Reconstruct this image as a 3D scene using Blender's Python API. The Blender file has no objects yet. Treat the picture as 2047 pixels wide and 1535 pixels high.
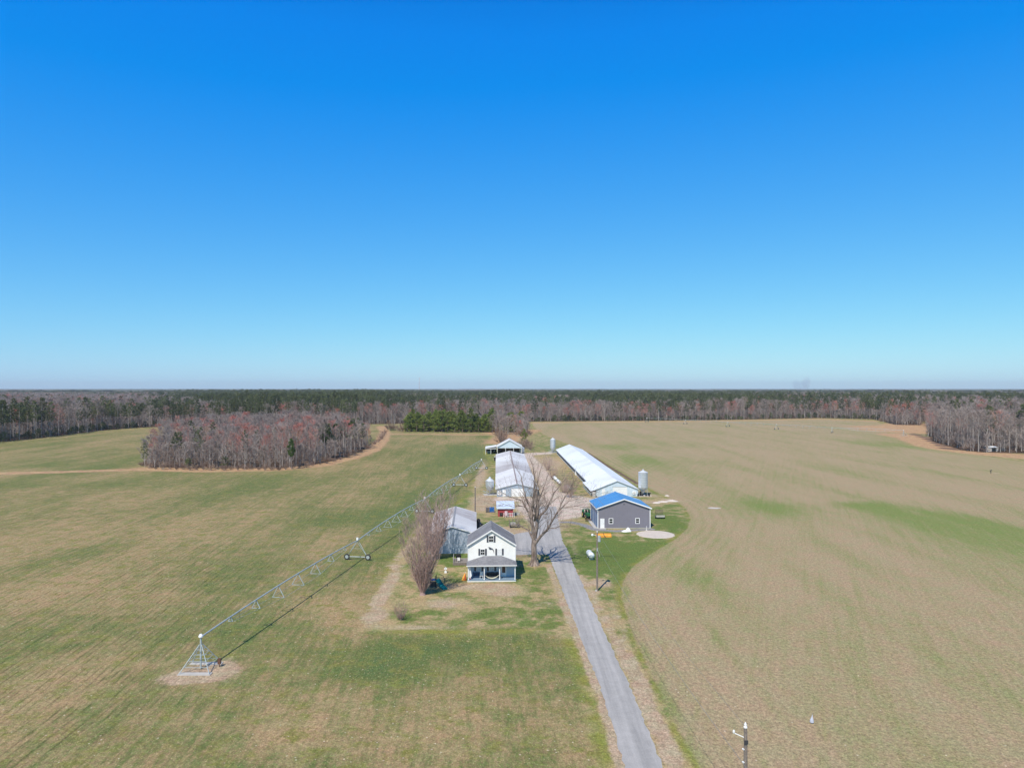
import bpy, math, random
import numpy as np
from mathutils import Vector, Matrix
S = bpy.context.scene
R = math.radians
random.seed(7)
# ------------------------------------------------------------------ camera, sky, sun, exposure
CAMH = 33.0; F = 1400.0; CX = 1023.5; HY = 776.5          # focal length and horizon in photo pixels
cam_d = bpy.data.cameras.new("camera"); cam = bpy.data.objects.new("camera", cam_d)
S.collection.objects.link(cam); S.camera = cam
cam_d.sensor_width = 36.0; cam_d.lens = F/2047*36.0
cam_d.clip_start = 0.5; cam_d.clip_end = 60000
cam.location = (0, 0, CAMH)
cam.rotation_euler = (R(90) + math.atan((HY-767.5)/F), 0, 0)
S.render.resolution_x = 1024; S.render.resolution_y = 767
HAZE = 7e-5
SKY_R, SKY_G, SKY_B = (.66, 1.0), (.85, .85), (1.0, .20)
SUN_EL, SUN_AZ = 53.0, 22.0                                 # light travels away from the camera, 22 deg to its right
world = bpy.data.worlds.new("World"); S.world = world; world.use_nodes = True
wn = world.node_tree; wn.nodes.clear()
wo = wn.nodes.new('ShaderNodeOutputWorld'); wb = wn.nodes.new('ShaderNodeBackground')
sky = wn.nodes.new('ShaderNodeTexSky'); sky.sky_type = 'NISHITA'; sky.sun_disc = False
sky.sun_elevation = R(SUN_EL); sky.sun_rotation = R(180+SUN_AZ)
sky.air_density = 1.0; sky.dust_density = 0.25; sky.ozone_density = 3.0; sky.altitude = 0
# deep polarised blue of a dry winter noon: per-channel response applied to the whole sky
ssp = wn.nodes.new('ShaderNodeSeparateColor'); scb = wn.nodes.new('ShaderNodeCombineColor'); wn.links.new(sky.outputs[0], ssp.inputs[0])
for i_, (gain, pw) in enumerate(((SKY_R), (SKY_G), (SKY_B))):
    m1 = wn.nodes.new('ShaderNodeMath'); m1.operation = 'MULTIPLY'; m1.inputs[1].default_value = 0.12
    m2 = wn.nodes.new('ShaderNodeMath'); m2.operation = 'POWER'; m2.inputs[1].default_value = pw
    m3 = wn.nodes.new('ShaderNodeMath'); m3.operation = 'MULTIPLY'; m3.inputs[1].default_value = gain/0.12
    m4 = wn.nodes.new('ShaderNodeMath'); m4.operation = 'SUBTRACT'; m4.inputs[1].default_value = (.097/.12 if i_ == 0 else 0.0); m4.use_clamp = False
    m5 = wn.nodes.new('ShaderNodeMath'); m5.operation = 'MAXIMUM'; m5.inputs[1].default_value = .012
    wn.links.new(ssp.outputs[i_], m1.inputs[0]); wn.links.new(m1.outputs[0], m2.inputs[0]); wn.links.new(m2.outputs[0], m3.inputs[0]); wn.links.new(m3.outputs[0], m4.inputs[0]); wn.links.new(m4.outputs[0], m5.inputs[0]); wn.links.new(m5.outputs[0], scb.inputs[i_])
# the sky darkens towards the zenith
stc = wn.nodes.new('ShaderNodeTexCoord'); sxy = wn.nodes.new('ShaderNodeSeparateXYZ'); smr = wn.nodes.new('ShaderNodeMapRange'); svm = wn.nodes.new('ShaderNodeVectorMath')
smr.inputs[1].default_value = .45; smr.inputs[2].default_value = .8; smr.inputs[3].default_value = 1.0; smr.inputs[4].default_value = .28; svm.operation = 'SCALE'
wn.links.new(stc.outputs['Generated'], sxy.inputs[0]); wn.links.new(sxy.outputs[2], smr.inputs[0]); wn.links.new(scb.outputs[0], svm.inputs[0]); wn.links.new(smr.outputs[0], svm.inputs['Scale'])
wn.links.new(svm.outputs[0], wb.inputs[0])
wb.inputs[1].default_value = 0.12
wn.links.new(wb.outputs[0], wo.inputs[0])
sd = bpy.data.lights.new("sun", 'SUN'); sd.energy = 5.0; sd.angle = R(0.5); sd.color = (1.0, 0.93, 0.83)
sun = bpy.data.objects.new("sun", sd); S.collection.objects.link(sun)
sv = Vector((math.sin(R(SUN_AZ))*math.cos(R(SUN_EL)), math.cos(R(SUN_AZ))*math.cos(R(SUN_EL)), -math.sin(R(SUN_EL))))
sun.rotation_euler = sv.to_track_quat('-Z', 'Y').to_euler(); sun.location = (0, 0, 60)
S.view_settings.view_transform = 'Standard'; S.view_settings.look = 'None'
S.view_settings.exposure = 0.0; S.view_settings.gamma = 1.0
S.render.engine = 'CYCLES'

# ------------------------------------------------------------------ helpers
def G(px, py):                                             # photo pixel on the ground -> metres
    d = CAMH*F/(py-HY)
    return ((px-CX)/F*d, d)
def link(o): S.collection.objects.link(o)
def tag(o, label=None, cat=None, group=None, kind=None):
    if label: o['label'] = label
    if cat: o['category'] = cat
    if group: o['group'] = group
    if kind: o['kind'] = kind
    return o
def thing(name, loc, rz, label, cat, group=None, s=1.0):
    o = bpy.data.objects.new(name, None); link(o)
    o.location = (loc[0], loc[1], loc[2] if len(loc) > 2 else 0.0); o.rotation_euler = (0, 0, R(rz))
    o.scale = (s, s, s); o.empty_display_size = 0.3
    return tag(o, label, cat, group)
class MB:
    def __init__(s): s.v = []; s.f = []; s.m = []
    def add(s, vs, fs, m=0):
        b = len(s.v); s.v += [tuple(p) for p in vs]; s.f += [tuple(b+i for i in f) for f in fs]; s.m += [m]*len(fs)
        return s
    def box(s, x0, x1, y0, y1, z0, z1, m=0):
        return s.add([(x0,y0,z0),(x1,y0,z0),(x1,y1,z0),(x0,y1,z0),(x0,y0,z1),(x1,y0,z1),(x1,y1,z1),(x0,y1,z1)],
              [(0,3,2,1),(4,5,6,7),(0,1,5,4),(1,2,6,5),(2,3,7,6),(3,0,4,7)], m)
    def tube(s, p0, p1, r0, r1=None, n=6, m=0, cap=True):
        r1 = r0 if r1 is None else r1
        p0 = Vector(p0); p1 = Vector(p1); d = (p1-p0)
        if d.length < 1e-6: return s
        d.normalize(); a = d.orthogonal().normalized(); b = d.cross(a)
        vs = []
        for p, r in ((p0, r0), (p1, r1)):
            for i in range(n):
                t = 2*math.pi*i/n; vs.append(p + a*math.cos(t)*r + b*math.sin(t)*r)
        fs = [(i, (i+1) % n, n+(i+1) % n, n+i) for i in range(n)]
        if cap: fs += [tuple(range(n-1, -1, -1)), tuple(range(n, 2*n))]
        return s.add(vs, fs, m)
    def path(s, pts, rs, n=6, m=0):                        # one continuous tapering tube
        P = [Vector(p) for p in pts]; k = len(P); vs = []; a = None
        for i in range(k):
            d = (P[min(i+1, k-1)]-P[max(i-1, 0)]).normalized()
            if a is None: a = d.orthogonal().normalized()
            a = (a - d*a.dot(d)).normalized(); b = d.cross(a)
            for j in range(n):
                t = 2*math.pi*j/n; vs.append(P[i]+a*math.cos(t)*rs[i]+b*math.sin(t)*rs[i])
        fs = [(i*n+j, i*n+(j+1) % n, (i+1)*n+(j+1) % n, (i+1)*n+j) for i in range(k-1) for j in range(n)]
        fs += [tuple(range(n-1, -1, -1)), tuple(range((k-1)*n, k*n))]
        return s.add(vs, fs, m)
    def lathe(s, prof, c=(0,0,0), n=20, m=0, axis='z'):    # prof: (r, z) from bottom to top
        vs = []
        for r, z in prof:
            for j in range(n):
                t = 2*math.pi*j/n; u, w = r*math.cos(t), r*math.sin(t)
                p = (u, w, z) if axis == 'z' else ((u, z, w) if axis == 'y' else (z, u, w))
                vs.append((p[0]+c[0], p[1]+c[1], p[2]+c[2]))
        k = len(prof)
        fs = [(i*n+j, i*n+(j+1) % n, (i+1)*n+(j+1) % n, (i+1)*n+j) for i in range(k-1) for j in range(n)]
        fs += [tuple(range(n-1, -1, -1)), tuple(range((k-1)*n, k*n))]
        return s.add(vs, fs, m)
    def prism(s, poly, y0, y1, m=0):                       # polygon in x,z, extruded along y
        n = len(poly)
        vs = [(x, y0, z) for x, z in poly]+[(x, y1, z) for x, z in poly]
        fs = [tuple(range(n)), tuple(range(2*n-1, n-1, -1))]+[(i, n+i, n+(i+1) % n, (i+1) % n) for i in range(n)]
        return s.add(vs, fs, m)
    def slab(s, a, b, c, d, t, m=0):                       # quad a,b,c,d thickened by t along its normal
        a, b, c, d = map(Vector, (a, b, c, d)); nrm = (b-a).cross(d-a).normalized()*t
        vs = [a, b, c, d, a+nrm, b+nrm, c+nrm, d+nrm]
        return s.add(vs, [(0,3,2,1),(4,5,6,7),(0,1,5,4),(1,2,6,5),(2,3,7,6),(3,0,4,7)], m)
    def data(s, name, mats, smooth=False):
        me = bpy.data.meshes.new(name); me.from_pydata(s.v, [], s.f)
        mats = mats if isinstance(mats, (list, tuple)) else [mats]
        for mt in mats: me.materials.append(mt)
        if len(mats) > 1: me.polygons.foreach_set('material_index', s.m)
        if smooth: me.polygons.foreach_set('use_smooth', [True]*len(s.f))
        me.update(); return me
    def build(s, name, mats, parent=None, smooth=False, label=None, loc=None, rz=0):
        o = bpy.data.objects.new(name, s.data(name, mats, smooth)); link(o)
        if parent is not None: o.parent = parent
        if loc is not None: o.location = loc
        if rz: o.rotation_euler = (0, 0, R(rz))
        if label: o['label'] = label
        return o
def kids(o): return [c for c in bpy.data.objects if c.parent == o]
def copy_tree(o, loc=None, rz=None, s=None, label=None, group=None, parent=None, _k=None):
    c = o.copy(); link(c)
    if parent is not None: c.parent = parent
    if loc is not None: c.location = (loc[0], loc[1], loc[2] if len(loc) > 2 else 0.0)
    if rz is not None: c.rotation_euler = (0, 0, R(rz))
    if s is not None: c.scale = s if isinstance(s, (tuple, list)) else (s, s, s)
    if label: c['label'] = label
    if group: c['group'] = group
    for ch in (_k if _k is not None else kids(o)): copy_tree(ch, parent=c)
    return c

# ------------------------------------------------------------------ materials
class NT:
    def __init__(s, name):
        s.mat = bpy.data.materials.new(name); s.mat.use_nodes = True; s.t = s.mat.node_tree; s.t.nodes.clear()
        s.out = s.n('ShaderNodeOutputMaterial'); s.bsdf = s.n('ShaderNodeBsdfPrincipled')
        s.t.links.new(s.bsdf.outputs[0], s.out.inputs[0])
    def n(s, ty, **kw):
        x = s.t.nodes.new(ty)
        for k, v in kw.items(): setattr(x, k, v)
        return x
    def set(s, inp, v):
        if v is None: return
        if hasattr(v, 'is_output') or isinstance(v, bpy.types.NodeSocket): s.t.links.new(v, inp)
        elif isinstance(v, (tuple, list)) and len(v) == 3 and inp.type == 'RGBA': inp.default_value = (*v, 1)
        else: inp.default_value = v
    def geo(s): return s.n('ShaderNodeNewGeometry').outputs['Position']
    def obj(s): return s.n('ShaderNodeTexCoord').outputs['Object']
    def rand(s): return s.n('ShaderNodeObjectInfo').outputs['Random']
    def attr(s, name): return s.n('ShaderNodeAttribute', attribute_name=name).outputs['Fac']
    def mapp(s, vec, scale=(1,1,1), rot=0, loc=(0,0,0)):
        m = s.n('ShaderNodeMapping'); s.set(m.inputs[0], vec); m.inputs['Scale'].default_value = scale
        m.inputs['Rotation'].default_value = (0, 0, R(rot)); m.inputs['Location'].default_value = loc; return m.outputs[0]
    def noise(s, vec, scale, detail=3, rough=.55, dist=0):
        m = s.n('ShaderNodeTexNoise'); s.set(m.inputs['Vector'], vec); m.inputs['Scale'].default_value = scale
        m.inputs['Detail'].default_value = detail; m.inputs['Roughness'].default_value = rough
        m.inputs['Distortion'].default_value = dist; return m.outputs['Fac']
    def voro(s, vec, scale, out='Distance', rnd=1.0):
        m = s.n('ShaderNodeTexVoronoi'); s.set(m.inputs['Vector'], vec); m.inputs['Scale'].default_value = scale
        m.inputs['Randomness'].default_value = rnd; return m.outputs[out]
    def m(s, op, a, b=None, c=None, clamp=False):
        x = s.n('ShaderNodeMath', operation=op, use_clamp=clamp)
        for i, v in enumerate((a, b, c)):
            if v is not None: s.set(x.inputs[i], v)
        return x.outputs[0]
    def ss(s, v, a, b, lo=0.0, hi=1.0):
        x = s.n('ShaderNodeMapRange', interpolation_type='SMOOTHSTEP'); s.set(x.inputs[0], v)
        for i, w in enumerate((a, b, lo, hi)): x.inputs[1+i].default_value = w
        return x.outputs[0]
    def lin(s, v, a, b, lo=0.0, hi=1.0):
        x = s.n('ShaderNodeMapRange'); s.set(x.inputs[0], v)
        for i, w in enumerate((a, b, lo, hi)): x.inputs[1+i].default_value = w
        return x.outputs[0]
    def mix(s, f, a, b, blend='MIX'):
        x = s.n('ShaderNodeMix', data_type='RGBA', blend_type=blend); s.set(x.inputs[0], f)
        s.set(x.inputs[6], a); s.set(x.inputs[7], b); return x.outputs[2]
    def scale(s, col, f):
        x = s.n('ShaderNodeMix', data_type='RGBA', blend_type='MULTIPLY'); x.inputs[0].default_value = 1.0
        s.set(x.inputs[6], col)
        cb = s.n('ShaderNodeCombineColor'); [s.set(cb.inputs[i], f) for i in range(3)]
        s.t.links.new(cb.outputs[0], x.inputs[7]); return x.outputs[2]
    def bump(s, h, strength=.3, dist=.05):
        b = s.n('ShaderNodeBump'); b.inputs['Strength'].default_value = strength; b.inputs['Distance'].default_value = dist
        s.set(b.inputs['Height'], h); s.t.links.new(b.outputs[0], s.bsdf.inputs['Normal'])
    def done(s, col, rough=.8, metal=0.0, spec=0.3):
        s.set(s.bsdf.inputs['Base Color'], col); s.set(s.bsdf.inputs['Roughness'], rough)
        s.set(s.bsdf.inputs['Metallic'], metal); s.bsdf.inputs['Specular IOR Level'].default_value = spec
        return s.mat
def plain(name, col, rough=.7, metal=0.0, var=.18, sc=1.5, spec=.3):
    n = NT(name); f = n.noise(n.obj(), sc, 4)
    return n.done(n.scale(col, n.lin(f, .25, .75, 1-var, 1+var)), rough, metal, spec)
def ribbed(name, col, axis='x', period=.23, rough=.45, metal=0.0, dirt=(.35,.27,.2), dirt_amt=.3, var=.12, spec=.4, patch=3.0):
    """painted or bare sheet metal: raised ribs, long weather streaks and blotches"""
    n = NT(name); o = n.obj(); sx = n.n('ShaderNodeSeparateXYZ'); n.set(sx.inputs[0], o)
    c = sx.outputs['XYZ'.index(axis.upper())]
    w = n.m('SINE', n.m('MULTIPLY', c, 2*math.pi/period)); w = n.ss(w, .6, 1.0)
    st = (1.3, .12, .5) if axis == 'x' else (.12, 1.3, .5)
    streak = n.noise(n.mapp(o, st), 1.6, 5, .6); blot = n.noise(o, 1/patch, 5, .65)
    amt = n.m('MULTIPLY', n.ss(n.m('ADD', n.m('MULTIPLY', streak, .5), n.m('MULTIPLY', blot, .6)), .48, .72), dirt_amt)
    base = n.scale(col, n.lin(streak, .3, .7, 1-var, 1+var))
    n.bump(w, .5, .02)
    return n.done(n.mix(amt, base, dirt), rough, metal, spec)
M = {}
M['white_siding'] = None
def lap(name, col, period=.12, var=.05):
    n = NT(name); o = n.obj(); sx = n.n('ShaderNodeSeparateXYZ'); n.set(sx.inputs[0], o)
    w = n.m('FRACT', n.m('DIVIDE', sx.outputs[2], period)); n.bump(w, .6, .012)
    return n.done(n.scale(col, n.lin(n.noise(o, .8, 4), .3, .7, 1-var, 1+var)), .5)
M['white_siding'] = lap('white_siding', (.86,.855,.82))
M['white'] = plain('white_paint', (.80,.80,.79), .45, var=.05)
M['porch_blue'] = plain('porch_floor_paint', (.20,.28,.36), .5, var=.1)
M['porch_wall'] = lap('porch_wall', (.40,.50,.60))  # siding with the blue shade under the porch roof put into its colour
M['shutter'] = plain('charcoal_shutter', (.085,.09,.11), .5)
M['glass'] = plain('window_glass', (.02,.025,.03), .08, spec=.6)
M['blind'] = plain('window_blind', (.72,.73,.72), .6, var=.04)
def shingle():
    n = NT('asphalt_shingle'); o = n.obj()
    v = n.voro(n.mapp(o, (3.2, 3.2, 7)), 1.0, 'Color'); sp = n.n('ShaderNodeSeparateColor'); n.set(sp.inputs[0], v)
    f = n.m('ADD', n.m('MULTIPLY', sp.outputs[0], .25), n.m('MULTIPLY', n.noise(o, .5, 5), 1.0))
    n.bump(f, .3, .01)
    return n.done(n.mix(n.ss(f, .3, .95), (.155,.155,.17), (.25,.25,.265)), .9)
M['shingle'] = shingle()
M['barn_roof'] = ribbed('weathered_barn_roof', (.62,.60,.60), 'y', .6, .45, .05, dirt=(.36,.28,.26), dirt_amt=.75, patch=7)
M['barn_wall'] = ribbed('pale_metal_wall', (.42,.49,.58), 'x', .3, .5, .0, dirt=(.3,.27,.27), dirt_amt=.3)
M['hen_roof'] = ribbed('new_white_metal_roof', (.90,.90,.90), 'y', .9, .35, 0, dirt=(.55,.50,.50), dirt_amt=.5, patch=11)
M['hen_roof_old'] = ribbed('stained_metal_roof', (.76,.72,.70), 'y', .9, .45, 0, dirt=(.40,.29,.25), dirt_amt=1.0, patch=13)
def banded_roof(name, clean, bands, period=.9):
    """sheet roof whose bays have weathered differently along its length"""
    n = NT(name); o = n.obj(); sx = n.n('ShaderNodeSeparateXYZ'); n.set(sx.inputs[0], o); y = sx.outputs[1]
    streak = n.noise(n.mapp(o, (.14, 1.5, .6)), 1.4, 6, .7); blot = n.noise(o, .09, 6, .7)
    yy = n.m('ADD', y, n.m('MULTIPLY', n.m('ABSOLUTE', sx.outputs[0]), .5))
    amt = n.m('MULTIPLY', n.ss(n.m('ADD', n.m('MULTIPLY', streak, .5), n.m('MULTIPLY', blot, .6)), .46, .70), .45)
    for y0, y1, y2, s in bands:
        b_ = n.m('MULTIPLY', n.ss(yy, y0, y0+.4), n.ss(yy, y1, y2, 1.0, 0.0)); amt = n.m('ADD', amt, n.m('MULTIPLY', b_, n.m('MULTIPLY', n.ss(streak, .2, .6), s)))
    n.bump(n.ss(n.m('SINE', n.m('MULTIPLY', y, 2*math.pi/period)), .6, 1.0), .5, .02)
    base = n.scale(clean, n.lin(streak, .3, .7, .88, 1.08))
    return n.done(n.mix(n.m('MINIMUM', amt, .9), base, (.37,.31,.28)), .5, 0, .35)
M['barn_roof'] = banded_roof('weathered_barn_roof', (.72,.71,.69), [(14.0, 30, 31, .62)], .6)
M['hen_roof_old'] = banded_roof('stained_metal_roof', (.80,.785,.76), [(42, 46, 82, .8), (20, 21, 30, .25), (96, 100, 118, .35)])
M['hen_wall'] = ribbed('pale_blue_wall', (.58,.68,.76), 'x', .4, .5, 0, dirt=(.4,.4,.42), dirt_amt=.25)
M['hen_wall_grey'] = ribbed('grey_blue_wall', (.36,.44,.53), 'x', .4, .5, 0, dirt=(.3,.28,.28), dirt_amt=.3)
M['blue_roof'] = ribbed('blue_metal_roof', (.065,.24,.53), 'y', .3, .33, 0, dirt=(.16,.32,.58), dirt_amt=.45, spec=.5)
M['shop_wall'] = ribbed('grey_metal_siding', (.205,.195,.23), 'x', .25, .5, 0, dirt=(.25,.24,.26), dirt_amt=.15, var=.04)
M['shop_blue'] = ribbed('blue_door_panel', (.035,.13,.30), 'y', .25, .4, 0, dirt=(.06,.15,.3), dirt_amt=.15)
M['galv'] = ribbed('galvanised_steel', (.64,.67,.70), 'z', .35, .34, .5, dirt=(.42,.43,.45), dirt_amt=.25)
M['galv_flat'] = plain('galvanised_pipe', (.40,.45,.45), .45, .12)
M['tyre'] = plain('worn_tyre', (.05,.048,.045), .9, var=.3)
M['dark'] = plain('black_rubber', (.018,.018,.02), .8)
M['darkmetal'] = plain('dark_steel', (.05,.05,.055), .6)
M['rust'] = plain('rusty_steel', (.14,.07,.045), .85, var=.4, sc=6)
M['concrete'] = plain('concrete', (.46,.44,.41), .9, var=.15, sc=.8)
M['wire'] = plain('wire_metal', (.22,.22,.22), .6)
M['bright_white'] = plain('bright_white', (.88,.88,.87), .4, var=.03)
M['wood'] = plain('weathered_wood', (.19,.16,.14), .85, var=.3, sc=4)
M['wood_pole'] = plain('utility_pole_wood', (.21,.175,.15), .9, var=.35, sc=6)
M['red'] = plain('red_board', (.36,.055,.06), .7, var=.2)
M['sky_roof'] = ribbed('pale_blue_roof', (.55,.65,.80), 'x', .3, .35, 0, dirt_amt=.2)
M['blue_plastic'] = plain('blue_plastic', (.02,.12,.38), .4)
M['tank'] = plain('white_tank_paint', (.80,.81,.78), .35, var=.04)
M['green'] = plain('tractor_green', (.03,.15,.06), .4, var=.25, sc=4)
M['yellow'] = plain('yellow_paint', (.72,.55,.12), .5)
M['orange'] = plain('orange_paint', (.85,.36,.06), .5, var=.15)
M['redplastic'] = plain('red_plastic', (.6,.08,.04), .5)
M['teal'] = plain('teal_plastic', (.01,.20,.20), .35)
M['tarp'] = plain('white_tarp', (.78,.79,.80), .5, var=.06)
M['net'] = plain('cream_rope', (.62,.62,.48), .8)
M['cloth'] = plain('white_cloth', (.80,.82,.82), .8)
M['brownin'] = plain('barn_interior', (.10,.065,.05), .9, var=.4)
M['redwhite'] = plain('mast_red', (.55,.25,.28), .6)
M['asphalt'] = None
def asphalt():
    n = NT('worn_asphalt'); p = n.geo(); big = n.noise(n.mapp(p, (1.3, .05, 1), rot=-2), 1.0, 4, .65); fine = n.noise(p, 7, 3, .7); med = n.noise(p, .8, 5, .7)
    f = n.m('ADD', n.m('MULTIPLY', big, .6), n.m('ADD', n.m('MULTIPLY', fine, .3), n.m('MULTIPLY', med, .30))); f = n.m('SUBTRACT', f, .03)
    n.bump(fine, .3, .01)
    return n.done(n.mix(n.ss(f, .36, .8), (.27,.262,.252), (.45,.432,.415)), .9)
M['asphalt'] = asphalt()
# ------------------------------------------------------------------ ground: one sheet, split into fields, farmyard and gravel
def P2(lst): return [G(*p) for p in lst]
def sdf(poly, X, Y):                                       # signed distance, positive inside
    poly = np.array(poly); n = len(poly); d = np.full(X.shape, 1e18); ins = np.zeros(X.shape, bool)
    for i in range(n):
        a = poly[i]; b = poly[(i+1) % n]; e = b-a; wx = X-a[0]; wy = Y-a[1]
        t = np.clip((wx*e[0]+wy*e[1])/max(e@e, 1e-9), 0, 1)
        d = np.minimum(d, (wx-e[0]*t)**2+(wy-e[1]*t)**2)
        c = ((a[1] > Y) != (b[1] > Y)) & (X < e[0]*(Y-a[1])/(e[1] if abs(e[1]) > 1e-9 else 1e-9)+a[0])
        ins ^= c
    return np.where(ins, 1, -1)*np.sqrt(d)
def dline(pts, X, Y):
    pts = np.array(pts); d = np.full(X.shape, 1e18)
    for i in range(len(pts)-1):
        a = pts[i]; e = pts[i+1]-a; wx = X-a[0]; wy = Y-a[1]
        t = np.clip((wx*e[0]+wy*e[1])/max(e@e, 1e-9), 0, 1)
        d = np.minimum(d, (wx-e[0]*t)**2+(wy-e[1]*t)**2)
    return np.sqrt(d)
RIGHT = [(17.2,-60),(16.6,40)] + P2([(1400,1535),(1345,1440),(1300,1345),(1262,1260),(1241,1190),(1244,1160),(1266,1130),(1310,1100),
        (1350,1077),(1373,1056),(1380,1036),(1371,1016),(1350,1001),(1322,989),(1296,975),(1240,942),(1190,912),(1150,893),(1120,882),(1085,868),(1066,853),(1063,844),
        (1200,842.5),(1400,841),(1640,836.8),(1745,841),(1778,852),(1773,868),(1822,877),(1850,888),(1885,898),(1945,908),(2047,923),(2300,960)]) + [(900,150),(900,-60)]
LEFT = [(9.2,-60)] + P2([(1228,1535),(1186,1400),(1158,1310),(1138,1266),(1100,1258),(900,1259),(742,1258),(754,1215),(780,1150),
        (802,1110),(826,1072),(860,1035),(915,1008),(944,985),(952,955),(985,925),(972,905),(975,890),(985,867),(900,865.5),(812,866),(805,850),(700,849.5),(400,852),
        (280,855.5),(200,862),(100,874),(0,884),(-350,925)]) + [(-900,200),(-900,-60)]
GRAVEL = P2([(1070,1060),(1052,1040),(1030,1015),(1035,1003),(985,1000),(990,993),(1080,993),(1072,960),(1052,925),(1040,906),(1104,903),(1106,907),(1066,910),
        (1090,935),(1105,955),(1120,982),(1150,990),(1186,995),(1180,1006),(1178,1030),(1118,1040),(1122,1060)])
FOREST = P2([(-500,945),(0,883),(100,873),(200,861),(280,854.5),(400,851.5),(700,848.5),(805,847),(990,845),(1060,842.5),(1200,841.5),(1400,840),(1640,835.5),(1748,838),
        (1775,845),(1790,849),(1838,850),(1843,842),(1853,842),(1856,868),(1865,882),(1890,890),(1925,900),(1960,904),(2047,906),(2350,915)]) + [(12000,340),(12000,12000),(-12000,12000),(-12000,340)]
GROVE = P2([(280,929),(300,934),(400,936),(560,936),(612,931),(655,924),(700,911),(742,894),(734,878),(640,872),(500,872),(320,878)])
def axis(segs):
    out = []
    for a, b, st in segs: out += list(np.arange(a, b-1e-6, st))
    return np.array(out+[segs[-1][1]])
gx = axis([(-12000,-3000,1500),(-3000,-700,100),(-700,-200,8),(-200,-60,1.6),(-60,60,.6),(60,200,1.6),(200,700,8),(700,3000,100),(3000,12000,1500)])
gy = axis([(-300,40,34),(40,200,.7),(200,400,1.6),(400,900,5),(900,3000,100),(3000,12000,1500)])
X, Y = np.meshgrid(gx, gy); X = X.ravel(); Y = Y.ravel()
def blobs(lst):
    a = np.zeros(X.shape)
    for px, py, rx, ry, s in lst:
        cx, d = G(px, py); ax = rx/F*d; ay = ry*d*d/(CAMH*F)
        q = ((X-cx-(px-CX)/F*(Y-d))/ax)**2+((Y-d)/ay)**2 if False else ((X-cx)/ax)**2+((Y-d)/ay)**2
        a += s*np.exp(-q*1.1)
    return a
def strips(lst):
    a = np.zeros(X.shape)
    for pts, w, s in lst:
        a = np.maximum(a, s*np.clip(1.3-dline(P2(pts), X, Y)/w, 0, 1.3))
    return a
A = {}
A['sr'] = np.clip(sdf(RIGHT, X, Y), -30, 30); A['sl'] = np.clip(sdf(LEFT, X, Y), -30, 30)
A['sg'] = np.clip(sdf(GRAVEL, X, Y), -20, 20); A['sf'] = np.clip(np.maximum(sdf(FOREST, X, Y), sdf(GROVE, X, Y)-1), -30, 30)
A['dirt'] = strips([([(1096,1128),(1141,1243),(1197,1384),(1241,1535)], .7, .85), ([(1158,1150),(1212,1243),(1290,1384),(1352,1535)], 1.3, .60)])*1.0+blobs([(1232,1262,5,9,-.9),(1262,1330,6,8,-.8),(1250,1300,5,5,-.8),(1300,1400,7,9,-.9),(1322,1420,8,10,-.9),(1285,1372,5,5,-.7),(1372,1480,9,9,-.9),(1205,1225,5,7,-.7),(1178,1190,4,7,-.7),(1350,1455,6,5,-.7),(1190,1395,5,12,-.7),(1160,1300,4,9,-.7),(1215,1455,6,14,-.7),(385,1352,52,13,1.5),(440,1336,42,17,1.5),(410,1342,60,18,1.0),(770,1180,17,48,1.15),(793,1120,12,26,.65),(757,1232,24,20,.8),(800,1252,50,7,.7),(880,1253,50,6,.45),(985,1251,40,4,.3),(890,1205,60,12,.75),(985,1170,60,6,.7),(1010,1183,45,10,.8),
        (1100,1208,40,9,.45),(1200,1164,17,8,1.8),(1192,1183,12,4,.6),(905,1172,40,10,.4),(1300,1003,24,4,.9),(1335,1000,18,4,.9),(1300,990,30,5,.6),(1360,1000,20,5,.4),
        (1080,925,30,20,.4),(1110,925,22,14,.7),(1040,998,60,4,.6),(985,1000,30,8,.7),(1130,1035,30,10,.5),(1000,1062,30,6,.5),(850,1165,25,14,.45),(960,1175,60,8,.6),(1140,992,60,5,.4),(965,1000,22,14,.8),(960,960,14,24,.7),(965,935,8,20,.7),(958,1018,25,8,.5),
        (1045,1063,25,6,.9),(1015,1055,20,6,.5),(840,1060,14,40,.6),(1150,1020,30,8,.7),(1280,948,16,26,.0),(1110,1060,18,10,.3),(1190,1095,12,5,.5),(1148,1095,10,14,.5),
        (1427,1014,9,1.6,1.6),(1986,945,14,2,.7),(1130,915,10,10,.5),(1010,893,40,8,.4),(1000,860,30,8,.6),(1040,866,18,10,1.0),
        (1135,1180,6,40,.45),(1165,1270,8,40,.55),(1205,1390,10,50,.55),(1240,1500,12,50,.5),(1235,1235,10,40,.5),(1262,1330,16,50,.65),(1300,1420,20,60,.65),(1345,1510,20,40,.6),(1215,1160,8,20,.2)])
A['straw'] = strips([([(0,946),(100,944),(220,940),(290,938),(420,941),(560,938),(640,930),(700,916),(745,900),(765,880),(770,864),(762,852)], 5.5, 1.0), ([(290,937),(420,940),(560,937),(640,929)], 9, .9),
        ([(1063,845),(1200,843.5),(1400,842),(1640,837.5),(1745,842)], 9, 1.1), ([(770,868),(850,868),(985,869)], 7, .9),
        ([(1790,855),(1815,860),(1845,862),(1850,850)], 42, 1.2), ([(1785,868),(1830,876),(1865,890),(1900,897),(1960,905),(2060,914),(2200,925)], 13, 1.35),
        ([(1000,885),(1020,872),(1040,866),(1060,860)], 14, .9), ([(985,866),(1000,862),(1030,862)], 12, .8)])
A['ditch'] = strips([([(1822,866),(1848,874),(1870,884),(1893,896),(1915,901)], 4.2, 1.0), ([(1175,905),(1210,928),(1250,952),(1275,967)], 1.2, .8), ([(735,892),(762,876),(768,862)], 4, .5)])
A['gray'] = np.maximum(strips([([(1112,1043),(1140,1043),(1165,1048),(1190,1058),(1230,1061),(1300,1057)], 1.6, 1.0)]), 0) + blobs([(1135,973,22,12,.7),(1010,1072,40,14,.4)])
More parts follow.
